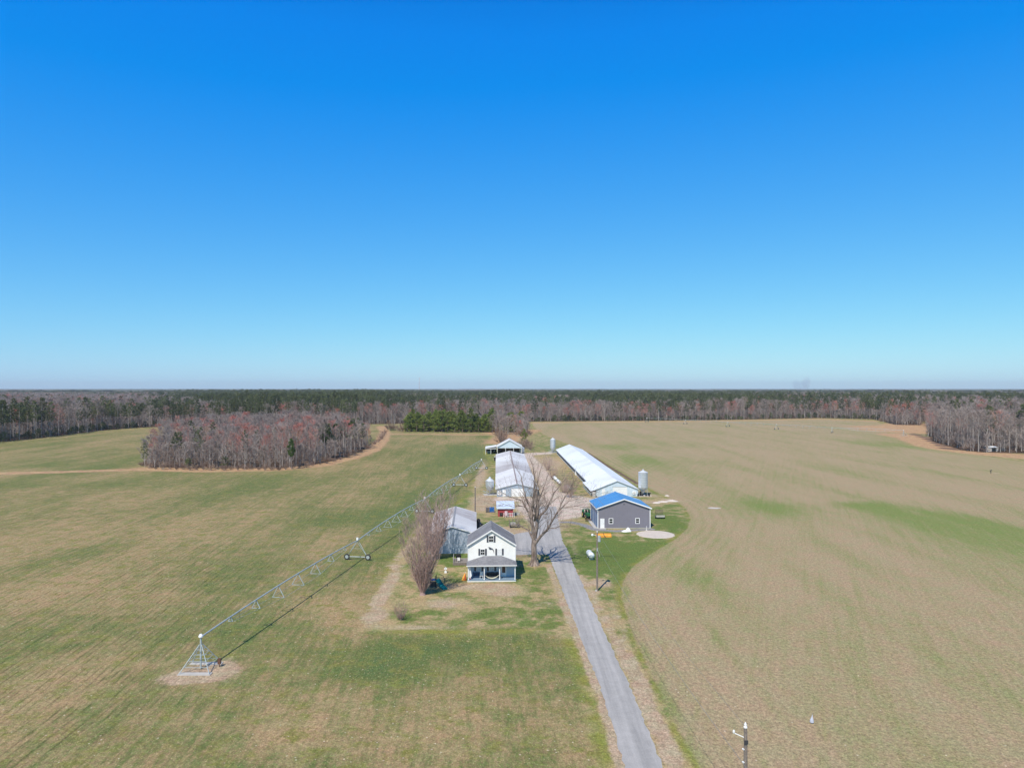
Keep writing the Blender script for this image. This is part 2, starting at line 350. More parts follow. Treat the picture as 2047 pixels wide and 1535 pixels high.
A['grn'] = blobs([(1350,1420,30,30,.3),(1330,1390,14,24,.5),(1290,1300,10,20,.5),(1380,1500,12,24,.6),(1265,1225,10,12,.6),(1950,1035,140,18,.35),(1230,893,50,8,.6),(1290,920,70,14,.75),(1350,890,60,10,.4),(1470,1010,110,28,.55),(1560,1015,70,18,.5),
        (1380,1150,40,30,.35),(1450,1185,50,50,.3),(1420,1260,30,60,.4),(1880,890,150,8,.8),(1800,878,60,7,.5),(1950,900,70,6,.4),(1700,1010,60,8,.4),(1255,1182,12,30,.5),
        (930,905,60,22,1.0),(890,930,60,20,.6),(820,905,80,12,.3),(600,960,300,16,.35),(330,910,160,12,.4),(100,930,120,8,.6),(130,970,160,8,.5),(640,1040,90,25,.6),(740,1030,90,20,.6),(680,1130,90,60,.35),
        (540,1260,160,40,.5),(700,1320,180,42,.75),(900,1290,160,26,.7),(1000,1330,160,50,.3),(760,1340,100,22,.6),(470,1420,120,60,.2),(850,1000,60,30,.7),(790,1080,50,50,.4),(900,985,50,18,.6),(930,1010,30,16,.5),
        (1060,1150,40,20,.5),(1100,1215,40,20,.6),(900,1115,30,12,.8),(1000,1225,60,16,.3),(850,1235,50,16,.35),
        (990,1045,40,14,.4),(1310,985,22,5,.5),(1100,895,40,7,.4),(1130,960,12,26,.3),(1150,1345,20,60,.2),
        (300,1060,300,40,-.35),(120,1180,220,50,-.35),(330,1200,150,30,-.5),(640,1215,70,25,-.45),(150,1330,160,40,-.3),(560,1450,90,40,-.6),(650,1480,160,50,-.3),(900,1440,200,40,-.25),(800,960,90,14,-.5),(880,880,90,6,-.4),
        (1040,1010,90,22,-.5),(1080,940,60,30,-.5),(960,1010,40,20,-.3),(560,1170,60,30,-.3),(700,1230,50,20,-.4),(1500,900,200,10,-.2),(1150,1500,40,60,-.2)])
swath_ = sdf(P2([(1665,1005),(1760,1003),(1870,1021),(2060,1060),(2300,1105),(2300,1235),(2047,1152),(1900,1096),(1780,1050),(1700,1022)]), X, Y)
A['grn'] += (.8+.55*np.clip((X-105)/60, 0, 1))*np.clip(swath_/9+.5, 0, 1)
lawn_ = blobs([(1250,1100,110,30,1.0),(1200,1120,60,40,.8),(1340,1045,40,22,1.0),(1345,1090,40,10,.7)])*(A['sr'] < 0)
A['grn'] += lawn_
fx = (len(gx)); idx = np.arange(len(X)).reshape(len(gy), len(gx))
quads = np.stack([idx[:-1,:-1], idx[:-1,1:], idx[1:,1:], idx[1:,:-1]], -1).reshape(-1, 4)
def fmean(a): return a[quads].mean(1)
region = np.zeros(len(quads), int)
region[fmean(A['sl']) > 0] = 1; region[fmean(A['sr']) > 0] = 2; region[fmean(A['sg']) > 0] = 3
def ground_mat():
    n = NT('ground'); p = n.geo()
    sr, sl, sg, sf = n.attr('sr'), n.attr('sl'), n.attr('sg'), n.attr('sf')
    dirt, straw, ditch, gray, grn = n.attr('dirt'), n.attr('straw'), n.attr('ditch'), n.attr('gray'), n.attr('grn')
    fine = n.noise(p, 2.6, 4, .75); fine2 = n.noise(n.mapp(p, loc=(31, 7, 0)), 1.1, 4, .7)
    med = n.noise(p, .22, 8, .74); med2 = n.noise(n.mapp(p, loc=(91, 57, 0)), .35, 5, .7)
    big = n.noise(n.mapp(p, (.05, .014, 1), rot=-3), 1.0, 4, .6)                     # long patches along the rows
    bigr = n.noise(n.mapp(p, (.07, .011, 1), rot=24), 1.0, 5, .62, .4)
    clump = n.noise(n.mapp(p, (1.6, .35, 1), rot=4), 1.0, 3, .7)
    def cl(v): return n.m('MULTIPLY', n.m('SUBTRACT', v, .5), 1.0)
    def add(*a):
        r = a[0]
        for q in a[1:]: r = n.m('ADD', r, q)
        return r
    def k(v, s): return n.m('MULTIPLY', cl(v), s)
    # rows of stubble in the left field
    sx = n.n('ShaderNodeSeparateXYZ'); n.set(sx.inputs[0], n.mapp(p, rot=-4.5)); wob = n.m('MULTIPLY', n.noise(p, .02, 2), 5); sxr = n.n('ShaderNodeSeparateXYZ'); n.set(sxr.inputs[0], n.mapp(p, rot=22))
    rows = n.m('SINE', n.m('MULTIPLY', n.m('ADD', sx.outputs[0], wob), 2*math.pi/1.52))
    rows = n.m('MULTIPLY', rows, n.lin(n.noise(n.mapp(p, (.02,.01,1)), 1.3, 3), .42, .65, 0, .05))
    rows = n.m('ADD', rows, n.m('MULTIPLY', n.m('SUBTRACT', n.noise(n.mapp(n.mapp(p, rot=-4.5), (1.1, .035, 1)), 1.0, 3, .6), .5), .62))
    # left field: green cover crop showing through straw-coloured stubble
    fl = add(.47, n.m('MULTIPLY', grn, .42), k(big, 1.4), k(med, 1.1), k(clump, .8), k(fine, 1.0), rows)
    colL = n.mix(n.ss(fl, .12, .82), (.38,.278,.155), (.132,.168,.055))
    colL = n.mix(n.ss(fl, .75, 1.25), colL, (.10,.152,.06))
    colL = n.mix(n.ss(add(med2, n.m('MULTIPLY', fine2, .3)), .62, .85), colL, (.21,.215,.06))
    # right field: tan stubble with streaks of green
    pass_ = n.m('MULTIPLY', n.m('SINE', n.m('MULTIPLY', n.m('ADD', sr, k(fine2, .8)), 2*math.pi/2.6)), n.ss(sr, 22, 2, 0, .10))
    fr = add(.27, pass_, n.m('MULTIPLY', cl(n.noise(n.mapp(n.mapp(p, rot=22), (.9, .025, 1)), 1.0, 4, .65)), .75), n.m('MULTIPLY', grn, .55), k(bigr, 1.25), k(med, .45), k(fine2, .35), k(fine, .35))
    colR = n.mix(n.ss(fr, .05, .95), (.385,.300,.190), (.195,.245,.075))
    # lawn
    fw = add(.43, n.m('MULTIPLY', grn, .5), k(med, 2.5), k(med2, 1.2), k(fine, .8), n.m('MULTIPLY', dirt, -.35))
    colW = n.mix(n.ss(fw, .15, .75), (.42,.325,.185), (.138,.192,.052))
    colW = n.mix(n.ss(add(med2, k(fine2, .4)), .55, .75), colW, (.20,.23,.05))
    col = colW
    edge = n.m('MULTIPLY', cl(med2), 3.0); e2 = n.m('MULTIPLY', cl(fine2), .9)
    # bright moss-green rim round both fields
    dl = add(sl, edge, e2); dr = add(sr, n.m('MULTIPLY', cl(med2), 1.0), n.m('MULTIPLY', cl(fine2), .6))
    rim = n.m('MAXIMUM', n.m('MULTIPLY', n.ss(dl, -.9, .3), 1.0), n.m('MULTIPLY', n.ss(dr, -1.6, -.2), .85))
    col = n.mix(n.m('MULTIPLY', rim, n.ss(n.noise(p, .13, 3), .38, .6)), col, (.24,.245,.06))
    col = n.mix(n.ss(dl, .3, 2.2), col, colL); col = n.mix(n.ss(dr, -.25, .35), col, colR)
    # bare soil, straw-coloured dead grass, ditches, gravel
    dd = n.m('ADD', dirt, add(k(med, 1.7), k(med2, 1.5), k(fine2, .7)))
    col = n.mix(n.ss(dd, .28, .8), col, n.mix(n.ss(med2, .35, .65), (.40,.295,.205), (.47,.38,.27)))
    col = n.mix(n.ss(n.m('ADD', straw, add(k(med, 1.5), k(med2, 1.0), k(fine, .3))), .35, .75), col, n.mix(n.ss(med2, .4, .62), (.52,.36,.205), (.40,.235,.15)))
    col = n.mix(n.ss(n.m('ADD', ditch, k(fine2, .8)), .4, .8), col, (.16,.105,.085))
    col = n.mix(n.ss(n.m('ADD', gray, k(fine2, .5)), .45, .8), col, (.27,.27,.29))
    gg = add(sg, n.m('MULTIPLY', cl(med2), 5.0), e2)
    col = n.mix(n.ss(gg, -.8, 1.4), col, n.mix(n.ss(add(med, k(fine, .5)), .3, .65), (.48,.38,.31), (.62,.53,.47)))
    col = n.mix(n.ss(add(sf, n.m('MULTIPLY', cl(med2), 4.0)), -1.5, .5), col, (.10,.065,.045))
    # corn husks: pale flecks
    litter = n.m('MULTIPLY', n.ss(n.noise(n.mapp(p, (5,2.2,1), rot=20), 1.0, 3, .8), .56, .68), n.m('MAXIMUM', n.ss(sl, 0, 2), n.m('MULTIPLY', n.ss(sr, 0, 2), .6)))
    col = n.mix(n.m('MULTIPLY', litter, .6), col, (.56,.45,.28))
    vo = n.voro(p, 1.15); vc = n.voro(p, 1.15, 'Color'); sp = n.n('ShaderNodeSeparateColor'); n.set(sp.inputs[0], vc)
    fleck = n.m('MULTIPLY', n.m('LESS_THAN', vo, .105), n.m('GREATER_THAN', sp.outputs[0], .5))
    fleck = n.m('MULTIPLY', fleck, n.m('MAXIMUM', n.ss(sl, 0, 2), n.m('MULTIPLY', n.ss(sr, 0, 2), n.m('GREATER_THAN', sp.outputs[1], .7))))
    col = n.mix(n.m('MULTIPLY', fleck, .8), col, (.62,.55,.42))
    # row shadows painted into the colour as dark furrow lines between stubble rows
    fur_shade = n.ss(n.m('SINE', n.m('MULTIPLY', n.m('ADD', sx.outputs[0], n.m('ADD', wob, k(fine, .35))), 2*math.pi/.85)), .25, .95)
    fur_shade = n.m('MULTIPLY', fur_shade, n.m('MULTIPLY', n.ss(n.noise(n.mapp(n.mapp(p, rot=-4.5), (.9, .22, 1)), 1.0, 3, .7), .42, .62), n.ss(sl, 0, 3)))
    fur_shade = n.m('MULTIPLY', fur_shade, n.ss(n.noise(n.mapp(p, loc=(5, 9, 0)), .028, 3), .40, .58, .25, 1.0))
    col = n.scale(col, n.m('SUBTRACT', 1.0, n.m('MULTIPLY', fur_shade, n.ss(sx.outputs[0], -36, -24, .34, .07))))
    hue = n.noise(n.mapp(p, loc=(3, 77, 0)), .33, 5, .75)
    col = n.mix(1.0, col, n.mix(n.ss(hue, .35, .65), (1.06,.965,.955), (.955,1.02,.93)), 'MULTIPLY')
    col = n.scale(col, n.lin(add(n.m('MULTIPLY', fine, .7), n.m('MULTIPLY', n.noise(p, 7, 3, .7), .5)), .35, .85, .42, 1.48))
    spk = n.noise(n.mapp(p, (1, .7, 1), loc=(17, 3, 0)), 2.4, 2, .6); spk2 = n.noise(p, 5.5, 2, .6)
    col = n.scale(col, n.m('MULTIPLY', n.ss(spk, .38, .62, .88, 1.08), n.ss(spk2, .38, .62, .86, 1.10)))
    n.bump(add(fine, n.m('MULTIPLY', fine2, 1.2)), .8, .14)
    return n.done(col, .95, 0, .1)
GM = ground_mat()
def ground_piece(name, sel, label=None):
    q = quads[sel]; used, inv = np.unique(q, return_inverse=True); q = inv.reshape(-1, 4)
    me = bpy.data.meshes.new(name); me.vertices.add(len(used)); me.loops.add(q.size); me.polygons.add(len(q))
    co = np.zeros((len(used), 3)); co[:, 0] = X[used]; co[:, 1] = Y[used]
    me.vertices.foreach_set('co', co.ravel()); me.loops.foreach_set('vertex_index', q.ravel().astype(np.int32))
    me.polygons.foreach_set('loop_start', np.arange(0, q.size, 4, dtype=np.int32))
    me.update(calc_edges=True)
    for k_, a in A.items():
        at = me.attributes.new(k_, 'FLOAT', 'POINT'); at.data.foreach_set('value', a[used].astype(np.float32))
    me.materials.append(GM); o = bpy.data.objects.new(name, me); link(o); tag(o, kind='structure')
    return o
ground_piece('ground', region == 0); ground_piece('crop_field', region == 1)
ground_piece('crop_field', region == 2); ground_piece('gravel_yard', region == 3)
# asphalt driveway, an apron behind the farmhouse included
def ragged(pts, step=1.0, amp=.12, seed=1):
    rr = random.Random(seed); out = []
    for i in range(len(pts)-1):
        a = Vector((*pts[i], 0)); b = Vector((*pts[i+1], 0)); k_ = max(1, int((b-a).length/step))
        for j in range(k_):
            q = a.lerp(b, j/k_); out.append((q.x+rr.uniform(-amp, amp), q.y+rr.uniform(-amp, amp)))
    return out+[pts[-1]]
left_e = ragged([(9.6,-60)]+P2([(1250,1535),(1204,1384),(1149,1243),(1104,1128),(1096,1108),(1068,1107)]), .8, .13, 3)
left_e += ragged(P2([(1066,1107),(1030,1109),(985,1103),(985,1075),(1034,1066),(1066,1060),(1072,1035),(1078,1012)]), 1.2, .25, 4)
right_e = ragged([(12.7,-60)]+P2([(1327,1535),(1265,1384),(1199,1243),(1147,1128),(1135,1100),(1124,1079),(1117,1045),(1112,1012)]), .8, .13, 5)
import bmesh
def flat_poly(name, pts, z, mat, **kw):
    bm = bmesh.new(); vs = [bm.verts.new((x, y, z)) for x, y in pts]; f = bm.faces.new(vs)
    if f.normal.z < 0: f.normal_flip()
    bmesh.ops.triangulate(bm, faces=[f]); me = bpy.data.meshes.new(name); bm.to_mesh(me); bm.free()
    me.materials.append(mat); o = bpy.data.objects.new(name, me); link(o); return o
d_ = flat_poly('driveway', left_e+right_e[::-1], .012, M['asphalt']); tag(d_, kind='structure')
# ------------------------------------------------------------------ trees
def foliage_mat(name, c1, c2, var=.25, rough=.8, trans=0.0):
    n = NT(name); r = n.rand(); p = n.geo()
    f = n.noise(p, .35, 2); f = n.m('ADD', n.m('MULTIPLY', n.m('SUBTRACT', f, .5), 1.6), r)
    col = n.mix(n.ss(f, .1, .95), c1, c2)
    r2 = n.m('FRACT', n.m('MULTIPLY', r, 17.3)); col = n.scale(col, n.lin(r2, 0, 1, 1-var, 1+var))
    return n.done(col, rough, 0, .15)
TB = foliage_mat('grey_bark', (.26,.225,.205), (.40,.36,.325), .2)
TW = foliage_mat('twigs', (.285,.23,.21), (.385,.325,.295), .2)
TR = foliage_mat('budding_twigs', (.52,.20,.165), (.44,.25,.21), .15)
TP = foliage_mat('pine_needles', (.088,.112,.05), (.155,.175,.075), .3)
TY = foliage_mat('young_pine_needles', (.14,.185,.042), (.21,.25,.06), .2)
TS = foliage_mat('brush_twigs', (.22,.15,.12), (.32,.235,.18), .25)
n = NT('hero_bark'); o_ = n.obj(); f_ = n.m('ADD', n.m('MULTIPLY', n.noise(n.mapp(o_, (3,3,.6)), 1.6, 5, .7), .6), n.m('MULTIPLY', n.noise(o_, .7, 4), .5)); n.bump(f_, .6, .05)
TH = n.done(n.mix(n.ss(f_, .42, .68), (.13,.095,.08), (.36,.29,.245)), .9, 0, .1)
TL = foliage_mat('reddish_twigs', (.335,.225,.20), (.42,.305,.27), .05)
def unit(az, el): return Vector((math.cos(az)*math.cos(el), math.sin(az)*math.cos(el), math.sin(el)))
def twig(mb, p, d, L, w, rr, m=0):
    s = d.cross(Vector((rr.uniform(-1,1), rr.uniform(-1,1), rr.uniform(-1,1))))
    if s.length < 1e-4: return
    s.normalize(); q = p+d*L
    mb.add([p-s*w, p+s*w, q], [(0, 1, 2)], m)
def bare_tree(seed, H=20, W=8, base=.35, limbs=13, wide=.032, tw=7, lean=.4):
    rr = random.Random(seed); t = MB(); c = MB()
    x = y = 0; pts = [Vector((0,0,-.3))]; rs = [.24]
    for i in range(1, 7):
        x += rr.uniform(-.22,.22)*lean; y += rr.uniform(-.22,.22)*lean
        pts.append(Vector((x, y, H*.86*i/6))); rs.append(.22*(1-i/6.6)+.02)
    t.path(pts, rs, 5)
    for i in range(limbs):
        u = base+(0.92-base)*((i+rr.random())/limbs); k = u/.86*6; j = min(5, int(k)); p = pts[j].lerp(pts[j+1], min(1, k-j))
        az = i*2.4+rr.uniform(-.5,.5); prof = math.sin(math.pi*min(1, max(.12, (u-base+.22)/(1.12-base))))**.8
        L = W*.5*prof*rr.uniform(.75,1.15)/.75; el = rr.uniform(.55,.95)+.3*u
        a = p; d = unit(az, el); r0 = .085*(1.2-u)
        seg = [a]
        for q in range(3):
            d = (d+Vector((rr.uniform(-.2,.2), rr.uniform(-.2,.2), .16))).normalized(); a = a+d*L/3; seg.append(a)
        t.path(seg, [r0, r0*.7, r0*.45, .012], 4)
        for q in range(6):
            f = .25+.75*(q+rr.random())/6; kk = f*3; jj = min(2, int(kk)); b = seg[jj].lerp(seg[jj+1], kk-jj)
            d2 = (unit(az+rr.choice((-1,1))*rr.uniform(.4,1.2), rr.uniform(.35,1.2))).normalized(); L2 = L*rr.uniform(.28,.5)
            c.tube(b, b+d2*L2, .028, .01, 3, cap=False)
            for w in range(tw):
                g = rr.uniform(.15,1.0); d3 = (d2+Vector((rr.uniform(-.8,.8), rr.uniform(-.8,.8), rr.uniform(-.3,.8)))).normalized()
                pt = b+d2*L2*g; twig(c, pt, d3, rr.uniform(.6,1.5), wide, rr)
                for e in range(2):
                    d4 = (d3+Vector((rr.uniform(-.8,.8), rr.uniform(-.8,.8), rr.uniform(-.5,.7)))).normalized()
                    twig(c, pt+d3*rr.uniform(.2,.7), d4, rr.uniform(.35,.8), wide*.75, rr)
    return t, c
def pine(seed, H=24, W=7, base=.5, n=26, tuft=.55, leaves=15, dens=1.0):
    rr = random.Random(seed); t = MB(); c = MB()
    pts = [Vector((0,0,-.3))]; x = y = 0
    for i in range(1, 6): x += rr.uniform(-.15,.15); y += rr.uniform(-.15,.15); pts.append(Vector((x, y, H*.97*i/5)))
    t.path(pts, [.26,.23,.19,.15,.09,.03], 5)
    for i in range(n):
        u = base+(1-base)*((i+rr.random())/n)**.9; k = u/.97*5; j = min(4, int(k)); p = pts[j].lerp(pts[j+1], min(1, k-j))
        prof = min(1, (1-u)/(1-base)*1.5+.18)*min(1, .55+(u-base)*3)
        L = W*.5*prof*rr.uniform(.6,1.15); az = i*2.4+rr.uniform(-.6,.6); d = unit(az, rr.uniform(-.05,.5)+.5*max(0, u-.8))
        t.tube(p, p+d*L, .05, .015, 3, cap=False)
        for q in range(max(2, int(4*dens*(L/2+.4)))):
            ctr = p+d*L*rr.uniform(.35,1.05)+Vector((rr.uniform(-.5,.5), rr.uniform(-.5,.5), rr.uniform(-.15,.45)))*(.5+L*.22)
            for w in range(leaves):
                o = Vector((rr.gauss(0,1), rr.gauss(0,1), rr.gauss(0,.7))).normalized()*tuft*rr.uniform(.3,1)
                dd = (o+Vector((0,0,.25))).normalized(); twig(c, ctr+o*.5, dd, rr.uniform(.35,.75)*tuft/.55, .11, rr)
    return t, c
def shrub(seed, H=3, W=3.2, stems=16, wide=.03, up=.9):
    rr = random.Random(seed); t = MB(); c = MB()
    for i in range(stems):
        az = rr.uniform(0,6.28); el = rr.uniform(up-.35,up+.5); d = unit(az, min(1.5, el)); L = H*rr.uniform(.6,1.0)
        p = Vector((rr.uniform(-.3,.3), rr.uniform(-.3,.3), -.05)); q = p+d*L*.55; t.tube(p, q, .03, .02, 3, cap=False)
        for w in range(24):
            b = p+d*L*rr.uniform(.25,.8); d2 = (d+Vector((rr.uniform(-.9,.9), rr.uniform(-.9,.9), rr.uniform(-.2,.6)))).normalized()
            twig(c, b, d2, rr.uniform(.4,1.0)*H/3, wide, rr)
    return t, c
def evergreen(seed, H=6, W=4):
    return pine(seed, H, W, .06, 22, .42, 13, 1.3)
# prototypes: mesh data shared by every copy
PR = {}
def proto(kind, gens, crown_mat, trunk_mat=None, cname='crown'):
    PR[kind] = [(t.data('trunk', trunk_mat or TB), c.data(cname, crown_mat)) for t, c in gens]
bares = [bare_tree(11, 20, 8.5, .36), bare_tree(12, 21, 7.5, .42), bare_tree(13, 18, 9, .30, 14), bare_tree(14, 19, 7, .5, 11), bare_tree(15, 16, 8, .25, 15)]
proto('bare', bares, TW); proto('red', [bares[0], bares[2], bares[4]], TR)
proto('sapling', [bare_tree(61, 10, 5, .08, 13, .035, 6), bare_tree(62, 8.5, 4.5, .06, 12, .035, 6)], TW)
proto('pine', [pine(21, 25, 8, .42, 30), pine(22, 23, 7.5, .48), pine(23, 26, 9, .38, 34), pine(24, 22, 7, .5)], TP)
proto('young', [pine(31, 13, 7.5, .05, 34, .5, 15, 1.6), pine(32, 11, 7, .05, 30, .5, 15, 1.6), pine(33, 12, 8, .05, 32, .5, 15, 1.6)], TY, TS)
TG = foliage_mat('broad_pine_needles', (.075,.12,.03), (.13,.18,.05), .2)
proto('broad', [pine(71, 15.5, 11, .42, 36, .75, 20, 1.3), pine(72, 16.5, 9, .38, 36, .7, 20, 1.3)], TG)
proto('under', [evergreen(41, 6, 5.5), evergreen(42, 5, 4.5)], TP)
proto('brush', [shrub(51, 5, 5, 20, .035), shrub(52, 4, 4, 18, .035), shrub(53, 3, 4, 18, .035)], TS)
rg = np.random.RandomState(5)
def vnoise(x, y, s, seed=0):                               # smooth value noise
    x = np.asarray(x)/s; y = np.asarray(y)/s; xi = np.floor(x).astype(int); yi = np.floor(y).astype(int); fx_ = x-xi; fy_ = y-yi
    fx_ = fx_*fx_*(3-2*fx_); fy_ = fy_*fy_*(3-2*fy_)
    def h(a, b): v = np.sin(a*127.1+b*311.7+seed*74.7)*43758.5453; return v-np.floor(v)
    return (h(xi,yi)*(1-fx_)+h(xi+1,yi)*fx_)*(1-fy_)+(h(xi,yi+1)*(1-fx_)+h(xi+1,yi+1)*fx_)*fy_
def scatter(x0, x1, y0, y1, sp):
    gx_, gy_ = np.meshgrid(np.arange(x0, x1, sp), np.arange(y0, y1, sp)); gx_ = gx_.ravel(); gy_ = gy_.ravel()
    return gx_+rg.uniform(-.42,.42,gx_.size)*sp, gy_+rg.uniform(-.42,.42,gx_.size)*sp
KINDS = {   # kind -> (name, category)
 'bare': ('bare_tree', 'tree'), 'red': ('budding_tree', 'tree'), 'pine': ('pine_tree', 'tree'), 'young': ('young_pine', 'tree'), 'broad': ('pine_tree', 'tree'), 'under': ('evergreen_shrub', 'shrub'), 'sapling': ('sapling', 'tree'), 'brush': ('bare_shrub', 'shrub')}
def plant(kind, v, x, y, s, rz, label, group):
    nm, cat = KINDS[kind]; tm, cm = PR[kind][v % len(PR[kind])]
    r = thing(nm, (x, y, 0), rz, label, cat, group, 1.0); r.scale = (s[0], s[0], s[1])
    for nme, me in (('trunk' if kind not in ('brush',) else 'stems', tm), ('crown', cm)):
        o = bpy.data.objects.new(nme, me); link(o); o.parent = r
    return r
# --- the grove standing in the left field
early = []
xs, ys = scatter(-230, -30, 260, 480, 6.3); g = sdf(GROVE, xs, ys); k_ = g > .2; xs, ys, g = xs[k_], ys[k_], g[k_]
for x, y, gd in zip(xs, ys, g):
    px = CX+F*x/y; rr = rg.rand(); front = gd < 9 and y < 330
    if rr < .03 or (front and px > 640 and rr < .10): kind = 'pine'
    elif rr < .03+.60*vnoise(x, y, 30, 3): kind = 'red'
    else: kind = 'bare'
    s = rg.uniform(.62,.92)*(.88+.24*vnoise(x, y, 22, 7)) if kind != 'pine' else rg.uniform(.52,.66)
    s *= np.interp(px, [280,330,450,600,700,745], [.68,.9,1.02,1.12,1.05,.8]) if kind != 'pine' else 1
    if gd < 4 and rg.rand() < .12: continue
    lab = {'bare': 'bare grey tree in the grove in the left field', 'red': 'bare tree with reddish buds in the grove in the left field', 'pine': 'green pine among the bare trees of the grove'}[kind]
    if kind in ('bare', 'red') and gd > 13 and not (gd < 26 and y < 330): early.append((kind, x, y, s, s, 99.)); continue
    seg = ['at its left end','left of its middle','in its middle','right of its middle','at its right end'][min(4, max(0, int((px-280)/93)))]
    dep = 'in the front row of the grove' if gd < 5 and y < 345 else ('just behind the front row of the grove' if y < 330 else 'at the back of the grove')
    a_ = {'bare': 'bare grey tree', 'red': 'reddish budding tree', 'pine': 'green pine'}[kind]
    if kind == 'bare': a_ = ('tall ' if s > .85 else ('low ' if s < .74 else ''))+a_
    lab = f'{a_} {dep}, {seg}'
    plant(kind, int(rg.randint(9)), x, y, (s*rg.uniform(.85,1.15), s), rg.uniform(0,360), lab, 'trees of the grove in the left field')
for px, py, h, k2, lb in ((290,935,.9,'pine','dark evergreen at the left end of the grove'),(450,935,.8,'under','low green evergreen at the foot of the grove, right of its middle'),(375,936,.8,'under','olive evergreen bush at the grove foot, left part'),
        (585,937,.75,'broad','narrow dark pine at the front edge of the grove'),(653,915,.98,'broad','broad bright green pine at the right of the grove'),(672,907,.95,'broad','green pine beside the broad one at the right of the grove'),
        (703,898,1.0,'broad','dark pine leaning near the right end of the grove'),(727,894,.8,'broad','last small pine at the right end of the grove')):
    x, y = G(px, py); w_ = .8 if k2 == 'pine' else (.5 if px in (585, 727) else 1.0); y -= 1.5 if px > 560 else 0
    plant(k2, px, x, y, (h*w_*(.55 if px in (290,) else 1), h*(.45 if px == 290 else 1)), px*7 % 360, lb, 'evergreens of the grove')
for i in range(34):
    u = i/33; px = 285+u*450; py = np.interp(px, [285,300,400,560,612,655,700,742], [931,937,939,939,934,926,913,896])+rg.uniform(-1,1); x, y = G(px, py)
    plant('brush', i, x, y, (rg.uniform(.7,1.1), rg.uniform(.5,.9)), rg.uniform(0,360), 'brown leafless brush along the foot of the grove, '+['left end','far left','left part','left of the middle','middle','right of the middle','right part','far right','right end'][min(8, i//4)], 'brush along the grove')
for i in range(46):
    u = i/45; px = 290+u*450; py = np.interp(px, [285,300,400,560,612,655,700,742], [929,935,936,936,931,923,910,893])-abs(rg.normal(0,2.2)); x, y = G(px, py); s = rg.uniform(.75,1.2)
    plant('sapling', i, x, y, (s, s), rg.uniform(0,360), 'slender leafless sapling at the front edge of the grove, '+['left end','left part','middle','right part','right end'][min(4, i//10)], 'saplings along the grove')
# --- block of young pines behind the left field
PB = P2([(812,864),(985,864.5),(990,852),(815,853)])
xs, ys = scatter(-100, 0, 500, 620, 5.2); g = sdf(PB, xs, ys)+3*vnoise(xs, ys, 9, 31)-1.5; k_ = g > 0; xs, ys = xs[k_], ys[k_]
for i_, i in enumerate(np.argsort(ys)[:105]):
    s = rg.uniform(.68,1.3)*(.8+.4*vnoise(xs[i], ys[i], 14, 21)); kb = rg.rand() < .1
    if kb: plant('bare', i, xs[i], ys[i], (.6, .62), rg.uniform(0,360), 'slim grey tree among the young pines behind the left field, '+['left part','middle','right part'][min(2, max(0, int((CX+F*xs[i]/ys[i]-812)/58)))], 'bare trees among the young pines'); continue
    plant('young', i, xs[i], ys[i], (s*1.05, s), rg.uniform(0,360), 'bright green young pine in the '+('front' if i_ < 35 else 'back')+' of the block behind the left field, '+['left part','middle','right part'][min(2, max(0, int((CX+F*xs[i]/ys[i]-812)/58)))], 'young pines behind the left field')
# --- brush and bare trees between the fields, behind the open shed
for i, (px, py, kind, s) in enumerate([(992,862,'bare',.75),(1000,858,'bare',.8),(1008,864,'young',.95),(1004,868,'bare',.6),(1016,860,'bare',.85),(1022,866,'bare',.75),(1030,858,'bare',.85),(1036,866,'bare',.7),(1042,862,'bare',.75),(1050,862,'red',.7),
        (1052,866,'bare',.55),(1012,873,'bare',.55),(1003,880,'brush',1.6),(1008,884,'brush',1.6),(1014,888,'brush',1.5),(1001,888,'brush',1.4),(998,876,'brush',1.6),(1042,870,'brush',1.7),(1048,873,'brush',1.6),(1036,872,'brush',1.5),(1053,868,'brush',1.4),
        (1048,884,'young',.62),(1046,890,'brush',1.4),(1052,892,'brush',1.5),(1057,896,'brush',1.3),(1060,900,'brush',1.1),(1049,897,'brush',1.2),(993,868,'brush',1.3),(1060,870,'brush',1.0),
        (775,858,'brush',1.7),(781,860,'brush',1.7),(789,860,'brush',1.5),(797,862,'brush',1.6),(804,863,'brush',1.6),(768,868,'brush',1.2),(766,873,'brush',1.3),(763,878,'brush',1.0),(756,884,'brush',.9),(750,888,'brush',.9),(786,856,'bare',.45),(800,858,'bare',.5)]):
    x, y = G(px, py); left = px < 900
    lab = {'bare': 'bare grey tree in the clump behind the open shed', 'red': 'reddish bare tree at the right of the clump behind the open shed', 'young': 'young green pine beside the open shed' if py > 880 else 'young pine among bare trees behind the open shed',
           'brush': ('purplish brush at the corner of the left field' if px > 765 else 'brown brush along the ditch right of the grove') if left else 'brown brush '+('left of' if px < 1020 else ('just right of' if px < 1050 else 'well right of'))+' the pole barn, '+('by its roof' if py > 880 else 'behind it')}[kind]
    if left and kind == 'bare': lab = 'small bare tree left of the young pine block'
    plant(kind, i, x, y, (s*(1.0 if kind != 'brush' else 1.2), s), rg.uniform(0,360), lab, 'brush left of the pine block' if left else 'trees and brush behind the open shed')
HP = P2([(984,868),(986,846),(1062,844.5),(1058,862),(1050,872),(1030,872),(1010,870)]); xs, ys = scatter(-40, 25, 460, 680, 5.5); g = sdf(HP, xs, ys); k_ = g > 0; xs, ys = xs[k_], ys[k_]
